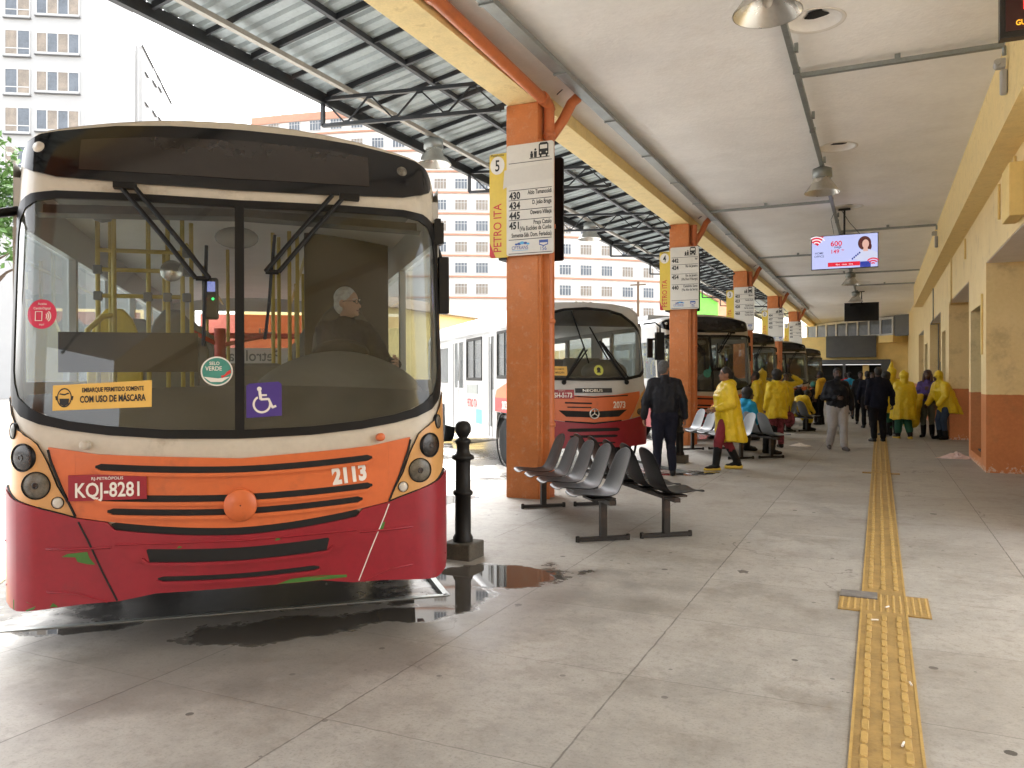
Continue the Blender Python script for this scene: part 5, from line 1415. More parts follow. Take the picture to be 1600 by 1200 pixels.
    for sx in (-1, 1):
        for wy in (1.30, 6.60):
            b = MB(); m = tr(sx*(hw-.13), wy, .40) @ rot('Y', 90)
            b.lathe([(.24, -.11), (.37, -.12), (.41, -.09), (.41, .09), (.37, .12), (.24, .11)], 24, 0, m); o = b.build('wheel', M['tyre'], t)
            b = MB(); b.lathe([(.24, .10*sx), (.10, .04*sx), (.0, .05*sx)], 18, 0, m); b.lathe([(.24, -.10*sx), (0, -.1*sx)], 18, 0, m); b.build('hub', M['dark_metal'], o)
            b = MB(); b.lathe([(.46, -.005), (.50, -.005), (.50, .02), (.46, .02)], 28, 0, tr(sx*(hw+.012), wy, .44) @ rot('Y', 90), cap=False); b.build('wheel_arch', M['black'], t)
    return t
bus2 = minibus()
# ------------------------------------------------------------------ people
_clouds = bpy.data.textures.new('folds', 'CLOUDS'); _clouds.noise_scale = .11; _clouds.noise_depth = 2
def remesh(mb, vox, smooth=3, disp=0):
    o = mb.build('tmp', M['skin_m'])
    r = o.modifiers.new('r', 'REMESH'); r.mode = 'VOXEL'; r.voxel_size = vox; r.use_smooth_shade = True
    if smooth: s_ = o.modifiers.new('s', 'SMOOTH'); s_.iterations = smooth; s_.factor = .5
    if disp:
        d = o.modifiers.new('d', 'DISPLACE'); d.texture = _clouds; d.texture_coords = 'LOCAL'; d.strength = disp; d.mid_level = .5
    dg = bpy.context.evaluated_depsgraph_get()
    me = bpy.data.meshes.new_from_object(o.evaluated_get(dg), depsgraph=dg)
    old = o.data; bpy.data.objects.remove(o); bpy.data.meshes.remove(old)
    out = MB()
    out.v = [tuple(v.co) for v in me.vertices]; out.f = [list(p.vertices) for p in me.polygons]
    out.m = [0]*len(out.f); out.s = [True]*len(out.f)
    bpy.data.meshes.remove(me)
    return out

STAND = dict(pelvis=(0, 0, .93), chest=(0, .0, 1.24), neck=(0, -.01, 1.44), head=(0, .02, 1.595),
             shR=(.165, -.01, 1.37), shL=(-.165, -.01, 1.37), elR=(.235, -.04, 1.11), elL=(-.235, -.04, 1.11), wrR=(.25, .03, .87), wrL=(-.25, .03, .87),
             hipR=(.085, 0, .90), hipL=(-.085, 0, .90), knR=(.095, .02, .49), knL=(-.095, .02, .49), anR=(.10, -.03, .085), anL=(-.10, -.03, .085))
SIT = dict(STAND, pelvis=(0, .02, .53), chest=(0, -.06, .84), neck=(0, -.06, 1.04), head=(0, -.02, 1.19),
           shR=(.175, -.06, .985), shL=(-.175, -.06, .985), elR=(.22, .02, .73), elL=(-.22, .02, .73), wrR=(.10, .22, .64), wrL=(-.10, .22, .64),
           hipR=(.09, .04, .52), hipL=(-.09, .04, .52), knR=(.11, .46, .50), knL=(-.11, .46, .50), anR=(.11, .42, .085), anL=(-.11, .42, .085))
def person(lbl, pos, face, J, skin, hair, clothes, scale=1.0, headturn=0, feat=True, stout=1.0, group=None, z0=0, hairstyle='short', vox=.015):
    rz = math.atan2(-face[0], face[1])
    t = thing('person', lbl, 'person', (pos[0], pos[1], z0), rz, group); t.scale = (scale,)*3
    J = {k: Vector(v) for k, v in J.items()}
    P_, C_, N_, H_ = J['pelvis'], J['chest'], J['neck'], J['head']
    hm = Matrix.Translation(H_) @ rot('Z', headturn)
    # body: one continuous remeshed skin
    b = MB()
    st = stout
    b.caps(P_, C_, .125*st, .135*st); b.caps(C_, N_ - Vector((0, 0, .05)), .13*st, .07)
    b.caps(J['shR'], J['shL'], .065, .065)
    b.caps(N_ - Vector((0, 0, .03)), H_ + Vector((0, -.015, -.04)), .056, .052)
    for s_ in 'RL':
        b.caps(C_+(J['sh'+s_]-C_)*.4, J['sh'+s_], .10, .062)
        b.caps(J['sh'+s_], J['el'+s_], .052, .041); b.caps(J['el'+s_], J['wr'+s_], .040, .026)
        b.caps(P_, J['hip'+s_], .11*st, .09*st)
        b.caps(J['hip'+s_], J['kn'+s_], .082*st, .055); b.caps(J['kn'+s_], J['an'+s_], .054, .036)
        a = J['an'+s_]
        fd = Vector((.03 if s_ == 'R' else -.03, .14, -.045)) if abs(a.z-.085) < .06 else Vector((0, .13, -.08))
        b.caps(a + Vector((0, -.02, -.04)), a + fd, .034, .028)
    b.ell((0, -.012, .028), (.072, .092, .088), 0, hm); b.ell((0, .022, -.035), (.056, .068, .075), 0, hm)
    b.caps((0, .088, .004), (0, .104, -.026), .008, .014, 8, 0, hm); b.ell((0, .075, -.085), (.022, .02, .018), 0, hm)
    for sx in (-1, 1): b.ell((sx*.074, -.012, -.008), (.012, .022, .032), 0, hm)
    body = remesh(b, vox, 2)
    # hands: palm, four unequal bent fingers and a thumb from the side of the palm
    for s_ in 'RL':
        w_ = J['wr'+s_]; d = (w_ - J['el'+s_]).normalized()
        sx = 1 if s_ == 'R' else -1
        side = d.cross(Vector((0, 0, 1)))
        fw_ = Vector((0, 1, 0)) if abs(d.y) < .8 else Vector((0, 0, 1))
        inn = Vector((-sx, 0, 0)); inn = (inn - d*inn.dot(d)).normalized()
        acr = d.cross(inn).normalized()
        if acr.dot(fw_) < 0: acr = -acr
        pm = w_ + d*.045
        for q in (-.5, 0, .5): body.caps(w_ + acr*.018*q, w_ + d*.08 + acr*.052*q, .014, .012, 8)
        for q, ln in ((-.036, .055), (-.012, .07), (.012, .075), (.035, .066)):
            k0 = w_ + d*.085 + acr*q; k1 = k0 + (d*.85+inn*.35).normalized()*ln*.5; k2 = k1 + (d*.45+inn*.9).normalized()*ln*.5
            body.caps(k0, k1, .0088, .008, 7); body.caps(k1, k2, .008, .0065, 7)
        th0 = w_ + d*.03 + acr*.028; th1 = th0 + (acr*.6 + d*.7 + inn*.3).normalized()*.042; th2 = th1 + (d*.8 + inn*.5).normalized()*.03
        body.caps(th0, th1, .012, .0095, 7); body.caps(th1, th2, .0095, .0075, 7)
    body.build('body', skin, t)
    if feat:
        e = MB()
        for sx in (-1, 1): e.ell((sx*.030, .073, .010), (.012, .010, .007), 0, hm, 8, 6)
        e.build('eyes', M['ink'], t)
        e = MB()
        for sx in (-1, 1): e.tube([(sx*.014, .086, .026), (sx*.032, .084, .031), (sx*.05, .070, .025)], .0035, 6, 0, hm)
        if hair: e.build('eyebrows', hair, t)
        e = MB(); e.ell((0, .086, -.058), (.022, .008, .006), 0, hm, 8, 6); e.build('lips', mat('lips', (.22,.07,.06), .5) if 'lips' not in M else M['lips'], t)
    if hair:
        b = MB(); b.ell((0, -.024, .040), (.081, .096, .092), 0, hm); b.ell((0, -.055, .0), (.072, .062, .085), 0, hm)
        if hairstyle == 'bun': b.ell((0, -.115, .0), (.05, .05, .055), 0, hm); b.caps((0, -.06, -.02), (0, -.11, -.04), .05, .04, 10, 0, hm)
        if hairstyle == 'big': b.ell((0, -.04, .045), (.115, .115, .11), 0, hm); b.ell((0, -.06, -.03), (.10, .08, .09), 0, hm)
        if hairstyle == 'long':
            for k in range(9):
                a = R(150 + 240*k/8); q = Vector((.085*math.cos(a), .075*math.sin(a)-.03, .02)); b.caps(q, (q.x*1.45, q.y*1.25+.0, -.36+.03*math.sin(k*2.3)), .034, .026, 8, 0, hm)
            b.ell((0, -.03, .06), (.098, .105, .09), 0, hm)
        h_ = remesh(b, .012, 1, .012)
        h_.build('hair', hair, t)
    for c in clothes: cloth(t, J, hm, c, st, vox)
    return t

def cloth(t, J, hm, c, st, vox):
    kind, mt = c[0], c[1]; opt = c[2] if len(c) > 2 else {}
    P_, C_, N_, H_ = J['pelvis'], J['chest'], J['neck'], J['head']
    b = MB(); disp = .022
    if kind in ('jacket', 'coat', 'top'):
        k = {'jacket': 1.0, 'coat': 1.12, 'top': .95}[kind]
        loose = opt.get('loose', 1.0)*k
        lo = P_ + Vector((0, 0, opt.get('low', .0)))
        for dx in (-.055, .055):
            o = Vector((dx*st, 0, 0)); b.caps(lo + o, C_ + o, .125*st*loose, .132*st*loose); b.caps(C_ + o, N_ + o*.5 - Vector((0, 0, .07)), .128*st*loose, .085*loose)
        b.caps(lo, C_, .135*st*loose, .135*st*loose); b.caps(C_, N_ - Vector((0, .0, .05)), .13*st*loose, .095*loose)
        b.caps(J['shR'], J['shL'], .078*loose, .078*loose)
        for s_ in 'RL': b.caps(N_ - Vector((0, 0, .035)), N_ + (J['sh'+s_]-N_)*.8 + Vector((0, -.005, .01)), .072, .062*loose)
        b.caps(N_ - Vector((0, 0, .05)), N_ - Vector((0, -.005, -.005)), .088, .076)
        for s_ in 'RL':
            b.caps(C_+(J['sh'+s_]-C_)*.4, J['sh'+s_]-Vector((0, 0, .015)), .125*loose, .076*loose)
            e1 = J['el'+s_]+(J['wr'+s_]-J['el'+s_])*opt.get('sleeve', .96)
            b.caps(J['sh'+s_], J['el'+s_], .078*loose, .064*loose); b.caps(J['el'+s_], e1, .063*loose, .050*loose*opt.get('cuff', 1))
        if kind == 'coat' and 'hem' in opt:
            hz = opt['hem']; w_ = opt.get('flare', .24); yo = opt.get('hemy', 0); xo = opt.get('hemx', 0)
            prof = []; n = 44; rows = []
            for q in range(9):
                f = q/8; z = C_.z + (hz-C_.z)*f; cx = C_.x+(P_.x-C_.x)*min(1, f*1.3) + xo*f; cy = C_.y + (P_.y-C_.y)*min(1, f*1.3) + yo*f
                rx = (.19*st*loose)*(1-f)+w_*f; ry = (.145*st*loose)*(1-f)+w_*.80*f
                rows.append([(cx+(rx*(1+.09*f*math.sin(5*a+1)+.07*f*math.sin(11*a)))*math.cos(a), cy+(ry*(1+.09*f*math.sin(5*a+1)+.07*f*math.sin(11*a)))*math.sin(a), z+.02*f*math.sin(3*a)) for a in [2*math.pi*i/n for i in range(n)]])
            b.grid(rows[::-1], close=True); b.add(rows[0], [tuple(range(n))]); b.add(rows[-1], [tuple(range(n))[::-1]])
        disp = opt.get('disp', .036)
        if opt.get('hood') == 'down': b.ell(tuple(N_ + Vector((0, -.08, -.01))), (.125, .085, .085)); b.caps(N_+Vector((-.08, .01, 0)), N_+Vector((.08, .01, 0)), .06, .06)
        if opt.get('hood') == 'up':
            pk = opt.get('peak', .05)
            b.ell((0, -.035, .02), (.112, .118, .135), 0, hm); b.caps(N_, H_ + Vector((0, -.03, -.02)), .105, .10); b.caps((0, -.02, .07), (0, -.03+opt.get('peaky', 0), .13+pk), .085, .022, 12, 0, hm)
    elif kind == 'drape':      # a coat worn open or carried: given capsules
        for p, q, r0, r1 in opt['caps']: b.caps(p, q, r0, r1)
        disp = .04
    elif kind == 'trousers':
        w_ = opt.get('w', 1.0)
        b.caps(P_ + Vector((0, 0, .06)), P_ - Vector((0, 0, .04)), .135*st, .14*st)
        for s_ in 'RL':
            b.caps(P_ + Vector(((.05 if s_ == 'R' else -.05), 0, .05)), J['hip'+s_], .125*st, .115*st)
            e1 = J['kn'+s_]+(J['an'+s_]-J['kn'+s_])*opt.get('len', .92)
            b.caps(J['hip'+s_], J['kn'+s_], .105*st*w_, .078*w_); b.caps(J['kn'+s_], e1, .076*w_, .062*w_)
    elif kind in ('shoes', 'boots'):
        for s_ in 'RL':
            a = J['an'+s_]; kn = J['kn'+s_]
            lift = a.z - .085
            fd = Vector((.035 if s_ == 'R' else -.035, .175, -.052))
            if lift > .05: fd = Vector((0, .155, -.10))
            b.caps(a + Vector((0, -.03, -.042)), a + fd, .046, .036); b.caps(a + Vector((0, 0, -.03)), a + fd*.6, .05, .036)
            if kind == 'boots': b.caps(a, a + (kn-a)*opt.get('h', .62), .062, .074)
            else: b.caps(a + Vector((0, 0, -.02)), a + Vector((0, 0, .03)), .048, .046)
        disp = 0
    elif kind == 'sole':
        for s_ in 'RL':
            a = J['an'+s_]; lift = a.z-.085
            fd = Vector((.035 if s_ == 'R' else -.035, .185, -.072)) if lift <= .05 else Vector((0, .16, -.125))
            b.caps(a + Vector((0, -.04, -.068)), a + fd, .049, .040)
            b.caps(a + Vector((0, -.04, -.074)), a + Vector((0, .05, -.074)), .046, .046)
        m_ = remesh(b, .012, 1)
        m_.v = [(x, y, max(z, .001)) for x, y, z in m_.v]
        m_.build('boot_soles', mt, t); return
    elif kind == 'mask':
        b.ell((0, .052, -.068), (.058, .050, .040), 0, hm); b.ell((0, .03, -.085), (.06, .06, .03), 0, hm); disp = 0
    elif kind == 'cap':
        b.ell((0, -.02, .055), (.092, .106, .085), 0, hm); b.ell((0, -.03, .02), (.09, .098, .06), 0, hm); disp = .01
    elif kind == 'bag':
        c0 = Vector(opt['at']); b.ell(tuple(c0), opt.get('r', (.14, .08, .18))); b.caps(c0 + Vector((0, 0, .14)), c0 + Vector((0, 0, .30)), .015, .015)
    m_ = remesh(b, vox*1.05, 2, disp)
    if kind == 'jacket': hz = (lo.z - .10); m_.v = [(x, y, max(z, hz)) if abs(x-P_.x) < .20 else (x, y, z) for x, y, z in m_.v]
    if kind in ('shoes', 'boots'): m_.v = [(x, y, max(z, .003)) if z < .1 else (x, y, z) for x, y, z in m_.v]
    names = {'jacket': 'jacket', 'coat': 'raincoat', 'top': 'shirt', 'drape': 'draped_coat', 'trousers': 'trousers', 'shoes': 'shoes', 'boots': 'boots', 'mask': 'face_mask', 'cap': 'knit_cap', 'bag': 'bag'}
    m_.build(names[kind], mt, t)
M['lips'] = mat('lips', (.20,.07,.06), .5)

# image axes on the ground: vr = to the right in the picture, va = away from the camera
va = Vector((-math.sin(YAW), math.cos(YAW), 0)); vr = Vector((math.cos(YAW), math.sin(YAW), 0))
def dirn(right, away): v = vr*right + va*away; return (v.x, v.y)
def J_(basej, **kw): d = dict(basej); d.update(kw); return d
RC, YEL = M['raincoat'], 'people in yellow raincoats'

# the man with his back to us, beside the charcoal bench
person('man with short dark grey hair seen from behind, black jacket, beside the charcoal bench', (-3.02, 12.15), dirn(.10, 1),
       J_(STAND, anR=(.12, -.03, .085), anL=(-.11, .02, .085), wrR=(.30, .0, .87), wrL=(-.30, .0, .87), elR=(.275, -.04, 1.12), elL=(-.275, -.04, 1.12), shR=(.178, -.01, 1.375), shL=(-.178, -.01, 1.375)),
       M['skin_m'], M['hair_salt'], [('jacket', M['navy'], {'loose': 1.05, 'low': .05}), ('trousers', M['navy_suit'], {'w': 1.0}), ('shoes', M['boot'])], 1.04, -28, stout=1.12, vox=.013)
# woman in the open yellow coat walking left
person('woman walking left in an open yellow raincoat, maroon trousers and black rubber boots', (-2.30, 13.42), dirn(-1, -.10),
       J_(STAND, knR=(.085, -.03, .49), anR=(.09, -.24, .10), knL=(-.09, .16, .50), anL=(-.09, .21, .085), hipR=(.085, -.01, .9), elR=(.25, -.08, 1.10), wrR=(.20, .17, 1.00), elL=(-.24, -.02, 1.10), wrL=(-.18, .22, 1.02)),
       M['skin_m'], M['hair_black'], [('top', M['red_top'], {'sleeve': .3}), ('trousers', M['trouser_red'], {'w': 1.12, 'len': .42}), ('boots', M['boot'], {'h': .68}), ('sole', M['sole']),
        ('coat', RC, {'hem': .47, 'flare': .29, 'hemy': -.10, 'hood': 'down', 'sleeve': .9, 'loose': 1.12})], .985, 4, stout=1.1, hairstyle='bun', vox=.013)
# waiting people around the second bench
person('person sitting on the lit grey bench in a bright blue hooded top, seen from behind', (-2.32, 16.22), (-FACE.x, -FACE.y),
       J_(SIT), M['skin_d'], M['hair_black'], [('jacket', M['cyan_hood'], {'hood': 'down', 'loose': 1.08}), ('trousers', M['trouser_black']), ('boots', M['boot'], {'h': .5})], 1.0, hairstyle='big', feat=False)
person('person with raised pointed yellow hood sitting behind the walking woman', (-2.95, 17.05), dirn(.9, -.2),
       J_(SIT), M['skin_d'], M['hair_black'], [('coat', RC, {'hood': 'up', 'peak': .05, 'loose': .95}), ('trousers', M['trouser_black']), ('boots', M['boot'], {'h': .5})], 1.04, feat=False, group=YEL)
person('person standing in a long yellow raincoat with dark patterned trousers', (-2.02, 18.0), dirn(-.25, 1),
       J_(STAND), M['skin_d'], M['hair_black'], [('coat', RC, {'hem': .66, 'flare': .26, 'loose': 1.06}), ('trousers', M['pattern'], {'w': 1.15}), ('boots', M['boot'], {'h': .4}), ('bag', M['pattern'], {'at': (.34, .02, .62)})], .98, feat=False, hairstyle='big', group=YEL)
person('person in a yellow raincoat half hidden behind the long-coated one', (-2.72, 20.0), dirn(-.9, .3),
       J_(STAND), M['skin_d'], M['hair_black'], [('coat', RC, {'hem': .62, 'flare': .25, 'hood': 'down'}), ('trousers', M['trouser_black']), ('boots', M['boot'])], .97, group=YEL)
person('person with yellow hood up, only the hood showing behind other heads', (-2.78, 21.6), dirn(-.3, 1),
       J_(STAND), M['skin_d'], None, [('coat', RC, {'hem': .62, 'flare': .25, 'hood': 'up'}), ('trousers', M['trouser_black']), ('boots', M['boot'])], .99, feat=False, group=YEL)
person('person in a yellow raincoat lifting both hands to their hair', (-2.38, 23.6), dirn(.1, -1),
       J_(STAND, elR=(.40, .08, 1.46), wrR=(.17, .07, 1.62), elL=(-.40, .08, 1.46), wrL=(-.17, .07, 1.62)), M['skin_d'], M['hair_black'],
       [('coat', RC, {'hem': .58, 'flare': .25, 'loose': 1.05}), ('trousers', M['trouser_black']), ('boots', M['boot'])], .96, group=YEL)
person('seated person in a yellow raincoat leaning forward on the far bench', (-2.25, 24.2), dirn(1, .15),
       J_(SIT, chest=(0, .16, .80), neck=(0, .36, .95), head=(0, .47, 1.05), shR=(.17, .30, .92), shL=(-.17, .30, .92), elR=(.20, .42, .66), elL=(-.20, .42, .66), wrR=(.08, .58, .52), wrL=(-.08, .58, .52)), M['skin_d'], M['hair_black'],
       [('coat', RC, {'loose': 1.08}), ('drape', RC, {'caps': [((.14, .2, .75), (.16, .45, .30), .10, .09), ((-.14, .2, .75), (-.16, .4, .35), .10, .09)]}), ('trousers', M['trouser_black']), ('boots', M['boot'])], 1.0, feat=False, group=YEL)
person('seated person in a pale blue knit cap beyond the leaning one', (-2.35, 27.0), dirn(-.3, 1),
       J_(SIT), M['skin_d'], None, [('jacket', M['navy']), ('trousers', M['trouser_black']), ('shoes', M['boot']), ('cap', M['beanie'])], 1.05, feat=False)
person('seated person in a teal cap beside the pale blue knit cap', (-1.95, 27.6), dirn(.3, 1),
       J_(SIT), M['skin_d'], None, [('jacket', M['trouser_black']), ('trousers', M['trouser_black']), ('shoes', M['boot']), ('cap', M['teal'])], 1.05, feat=False)
person('person standing in a mustard hooded top with the hood down and black trousers', (-1.72, 27.4), dirn(-.6, .6),
       J_(STAND), M['skin_d'], M['hair_black'], [('jacket', M['mustard'], {'hood': 'down'}), ('trousers', M['trouser_black']), ('boots', M['boot'], {'h': .3})], 1.0)
# the walker facing us
man = person('man walking to the camera in black jacket and pale grey trousers, mask under chin', (-.80, 18.0), dirn(-.12, -1),
       J_(STAND, knL=(-.10, .10, .50), anL=(-.10, .16, .085), knR=(.10, .04, .49), anR=(.12, -.14, .10), elR=(.27, -.02, 1.10), wrR=(.08, .22, 1.10), elL=(-.29, -.06, 1.10), wrL=(-.30, .0, .85)),
       M['skin_d'], M['hair_black'], [('jacket', M['navy'], {'loose': 1.10, 'low': .02}), ('trousers', M['trouser_grey'], {'w': 1.22}), ('shoes', M['shoe_grey']), ('mask', M['mask_blk'])], 1.0, 0, stout=1.16, vox=.013)
b = MB(); b.box(-.036, .036, -.004, .004, -.07, .07)
o = b.build('mobile_phone', M['tv_frame'], None, bevel=.004); wl = Vector((.02, .27, 1.125)); rzm = man.rotation_euler.z
o.location = man.location + Vector((wl.x*math.cos(rzm)-wl.y*math.sin(rzm), wl.x*math.sin(rzm)+wl.y*math.cos(rzm), wl.z)); o.rotation_euler = (R(-60), 0, rzm)
tag(o, 'dark mobile phone in the hand of the man in pale grey trousers', 'phone')
person('man in dark navy suit seen from behind at the far end of the guide strip', (-.02, 20.7), dirn(.05, 1),
       J_(STAND, elR=(.30, -.04, 1.12), wrR=(.33, .02, .87), shR=(.178, -.01, 1.375), shL=(-.178, -.01, 1.375)), M['skin_d'], M['hair_black'], [('jacket', M['navy_suit'], {'loose': 1.12, 'low': -.06}), ('trousers', M['trouser_black'], {'w': 1.1}), ('shoes', M['boot'])], 1.03, feat=False, stout=1.12)
person('person in a yellow raincoat with pointed hood up and green trousers walking away', (.56, 22.1), dirn(.1, 1),
       J_(STAND, knL=(-.09, .08, .5), anL=(-.12, .06, .085), anR=(.1, -.16, .10)), M['skin_d'], None, [('coat', RC, {'hem': .50, 'flare': .33, 'hood': 'up', 'peak': .03, 'loose': 1.14}), ('trousers', M['green_tr'], {'w': 1.4, 'len': .75}), ('boots', M['boot'], {'h': .35}), ('sole', M['sole'])], .97, feat=False, stout=1.15, group=YEL)
person('person with a tall pointed yellow hood and raincoat beyond the green trousers', (.30, 23.4), dirn(0, 1),
       J_(STAND), M['skin_d'], M['hair_black'], [('coat', RC, {'hem': .62, 'flare': .26, 'hood': 'up', 'peak': .16}), ('trousers', M['trouser_black']), ('boots', M['boot'])], 1.03, feat=False, group=YEL)
person('bareheaded person with black hair between the navy suit and the yellow hoods', (.16, 22.9), dirn(.1, 1),
       J_(STAND), M['skin_d'], M['hair_black'], [('coat', RC, {'hem': .62, 'flare': .22}), ('trousers', M['green_tr']), ('boots', M['boot'])], .97, feat=False, hairstyle='big', group=YEL)
person('woman with long auburn hair and purple top, a yellow coat over her arm', (1.12, 22.75), dirn(-.6, -.8),
       J_(STAND, elR=(.25, .04, 1.12), wrR=(.05, .20, 1.08), elL=(-.25, .03, 1.1), wrL=(-.04, .22, 1.05)), M['skin_d'], M['hair_auburn'], [('jacket', M['purple_top'], {'sleeve': .5}), ('trousers', M['olive'], {'len': .6}), ('boots', M['boot'], {'h': .55}),
        ('drape', RC, {'caps': [((.16, .24, 1.05), (.30, .22, .40), .08, .16), ((.26, .18, .98), (.42, .16, .36), .08, .13), ((.10, .26, 1.06), (.2, .26, .75), .07, .09)]})], .99, hairstyle='long')
person('hooded person in a yellow raincoat and blue jeans leaning against the wall', (1.40, 22.15), dirn(-.75, -.1),
       J_(STAND, pelvis=(0, -.10, .90), hipR=(.085, -.10, .87), hipL=(-.085, -.10, .87), chest=(0, -.03, 1.2), neck=(0, .06, 1.40), head=(0, .12, 1.54), shR=(.175, .03, 1.33), shL=(-.175, .03, 1.33), elR=(.24, .08, 1.07), elL=(-.24, .08, 1.07), wrR=(.2, .24, .86), wrL=(-.2, .24, .86)),
       M['skin_d'], None, [('coat', RC, {'hem': .64, 'flare': .31, 'hood': 'up', 'peak': .02, 'loose': 1.15, 'hemy': -.14}), ('trousers', M['jeans']), ('boots', M['boot'], {'h': .3})], 1.0, feat=False, stout=1.1, group=YEL)
# small figures far down the platform
for (x, y, f, jm, tm, hr, lbl) in (
    (-.98, 31.5, (.2, 1), M['cyan_hood'], M['jeans'], M['hair_black'], 'small far figure in a bright blue jacket right of the walking man'),
    (-.55, 28.4, (-.3, -1), M['navy'], M['trouser_black'], M['hair_black'], 'small far figure in a dark coat left of the navy suit man'),
    (-.32, 26.2, (.3, 1), M['navy_suit'], M['trouser_black'], M['hair_black'], 'dark figure close behind the left shoulder of the navy suit man'),
    (-.25, 33.5, (0, -1), M['navy'], M['jeans'], M['hair_black'], 'small far figure right behind the navy suit man'),
    (.18, 30.5, (.1, -1), M['red_top'], M['trouser_black'], M['hair_black'], 'small far figure in a red top between the navy suit and the hoods'),
    (-1.25, 35.5, (0, 1), M['red_top'], M['trouser_grey'], M['hair_black'], 'farthest small figure, red top, at the back of the platform')):
    person(lbl, (x, y), dirn(*f), J_(STAND), M['skin_d'], hr, [('jacket', jm), ('trousers', tm), ('shoes', M['boot'])], 1.0, feat=False, vox=.022)
# the driver
drv = J_(SIT, wrR=(.16, .42, .72), wrL=(-.16, .42, .72), elR=(.25, .15, .70), elL=(-.25, .15, .70))
dpos = Vector((-3.29, 3.45, 0)) + EX*.74 + EY*1.42
dface = -EY*.9 + EX*.35
dr = person('bus driver with white hair and glasses at the wheel of the nearest bus', (dpos.x, dpos.y), (dface.x, dface.y), drv, M['skin_l'], M['hair_grey'],
            [('jacket', M['navy_suit']), ('trousers', M['trouser_black']), ('shoes', M['boot'])], 1.0, 32, z0=.90, vox=.012)
g = MB(); hm = Matrix.Translation(Vector(drv['head'])) @ rot('Z', 32)
for sx in (-1, 1):
    g.tube([(sx*.032+.020*math.cos(q), .094, .008+.016*math.sin(q)) for q in [2*math.pi*k/14 for k in range(15)]], .0022, 5, 0, hm); g.tube([(sx*.052, .092, .012), (sx*.078, .02, .012), (sx*.078, -.02, .0)], .002, 5, 0, hm)
g.tube([(-.012, .096, .012), (.012, .096, .012)], .002, 5, 0, hm)
g.build('glasses', M['dark_metal'], dr)
# ------------------------------------------------------------------ buildings and trees beyond the yard
def W_(px, d, z): # a point of the picture at a chosen distance, in world metres
    v = va*d + vr*((px-800)/1240*d); return Vector((v.x, v.y, z))
def zpx(py, d): return CAMZ + (590-py)/1240*d
# curved apartment block with orange bands
apt = thing('apartment_building', 'long curved pale apartment block with orange bands on every floor behind the buses', 'building', tuple(W_(700, 100, 0)))
def arc(u, off=0):      # u: picture column, convex facade
    d = 99 + ((u-690)/330)**2*5.2 - off
    return W_(u, d, 0)
us = [392 + 18*k for k in range(44)]
FH = 2.62; Z0 = zpx(466, 99) - 1.05
b = MB(); b.grid([[tuple(arc(u)+Vector((0, 0, z))) for u in us] for z in (-1, Z0+FH*9.45)], sm=True)
top = [tuple(arc(u)+Vector((0, 0, Z0+FH*9.45))) for u in us] + [tuple(arc(u, -14)+Vector((0, 0, Z0+FH*9.45))) for u in us[::-1]]
b.grid([[tuple(arc(u)+Vector((0, 0, Z0+FH*9.45))) for u in us], [tuple(arc(u, -14)+Vector((0, 0, Z0+FH*9.45))) for u in us]], sm=False)
for u in (us[0], us[-1]): b.grid([[tuple(arc(u)+Vector((0, 0, z))) for z in (-1, Z0+FH*9.45)], [tuple(arc(u, -14)+Vector((0, 0, z))) for z in (-1, Z0+FH*9.45)]], sm=False)
rel(b, 'facade', M['apt'], apt)
for k in range(-1, 10):
    z = Z0 + FH*k + 1.05; b = MB(); hgt = .20 if k < 9 else 1.0
    if k == 9: z = Z0 + FH*9.45 - .9
    rows = [[tuple(arc(u, o_)+Vector((0, 0, zz))) for u in us] for o_, zz in ((0, z), (.22, z), (.22, z+hgt), (0, z+hgt))]
    b.grid(rows, sm=False); rel(b, 'orange_band', M['apt_band'], apt)
b = MB(); b.grid([[tuple(arc(us[0], o_)+Vector((0, 0, z))) for o_ in (.15, -.5)] for z in (0, Z0+FH*9.45)], sm=False); b.grid([[tuple(arc(u, .15)+Vector((0, 0, z))) for u in (us[0], us[0]+7)] for z in (0, Z0+FH*9.45)], sm=False); rel(b, 'corner_pilaster', M['apt_band'], apt)
def aptwin(u, k, first=[None, None]):
    p = arc(u); q = arc(u+4); d = (q-p).normalized(); n = Vector((d.y, -d.x, 0))
    z = Z0 + FH*k + 1.62
    yaw = math.atan2(d.y, d.x)
    if first[0] is None:
        f = MB()
        for (x0, x1, z0, z1) in ((-.78, .78, 1.22, 1.30), (-.78, .78, -.06, .0), (-.78, -.72, 0, 1.22), (.72, .78, 0, 1.22), (-.42, -.36, 0, 1.22), (-.03, .03, 0, 1.22), (.36, .42, 0, 1.22), (-.72, .72, .86, .90)): f.box(x0, x1, -.06, .02, z0, z1)
        fo = f.build('window', M['white'], apt); g_ = MB(); g_.box(-.72, .72, -.03, .0, 0, 1.22); go = g_.build('pane', M['bldg_glass'], fo); first[0], first[1] = fo, go
    else:
        fo = bpy.data.objects.new('window', first[0].data); COL.objects.link(fo); fo.parent = apt
        go = bpy.data.objects.new('pane', first[1].data); COL.objects.link(go); go.parent = fo
    go.data = go.data
    pos = p + n*.03 - Vector(apt.location); fo.location = (pos.x, pos.y, z); fo.rotation_euler = (0, 0, yaw)
    if (int(u)*7 + k*5) % 11 < 4:
        go.data = go.data.copy(); go.data.materials[0] = M['curtain']
cnt = 0
for k in range(-1, 9):
    for i in range(20):
        u = 428 + 32.5*i
        py = 590 - (Z0+FH*k+1.6-CAMZ)/100*1240
        vis = (u > 660 and u < 780 and 255 < py < 490) or (u > 868 and u < 1045 and py > 350 and py < 495) or (u < 660 and 160 < py < 235)
        if vis and cnt < 98: aptwin(u, k); cnt += 1
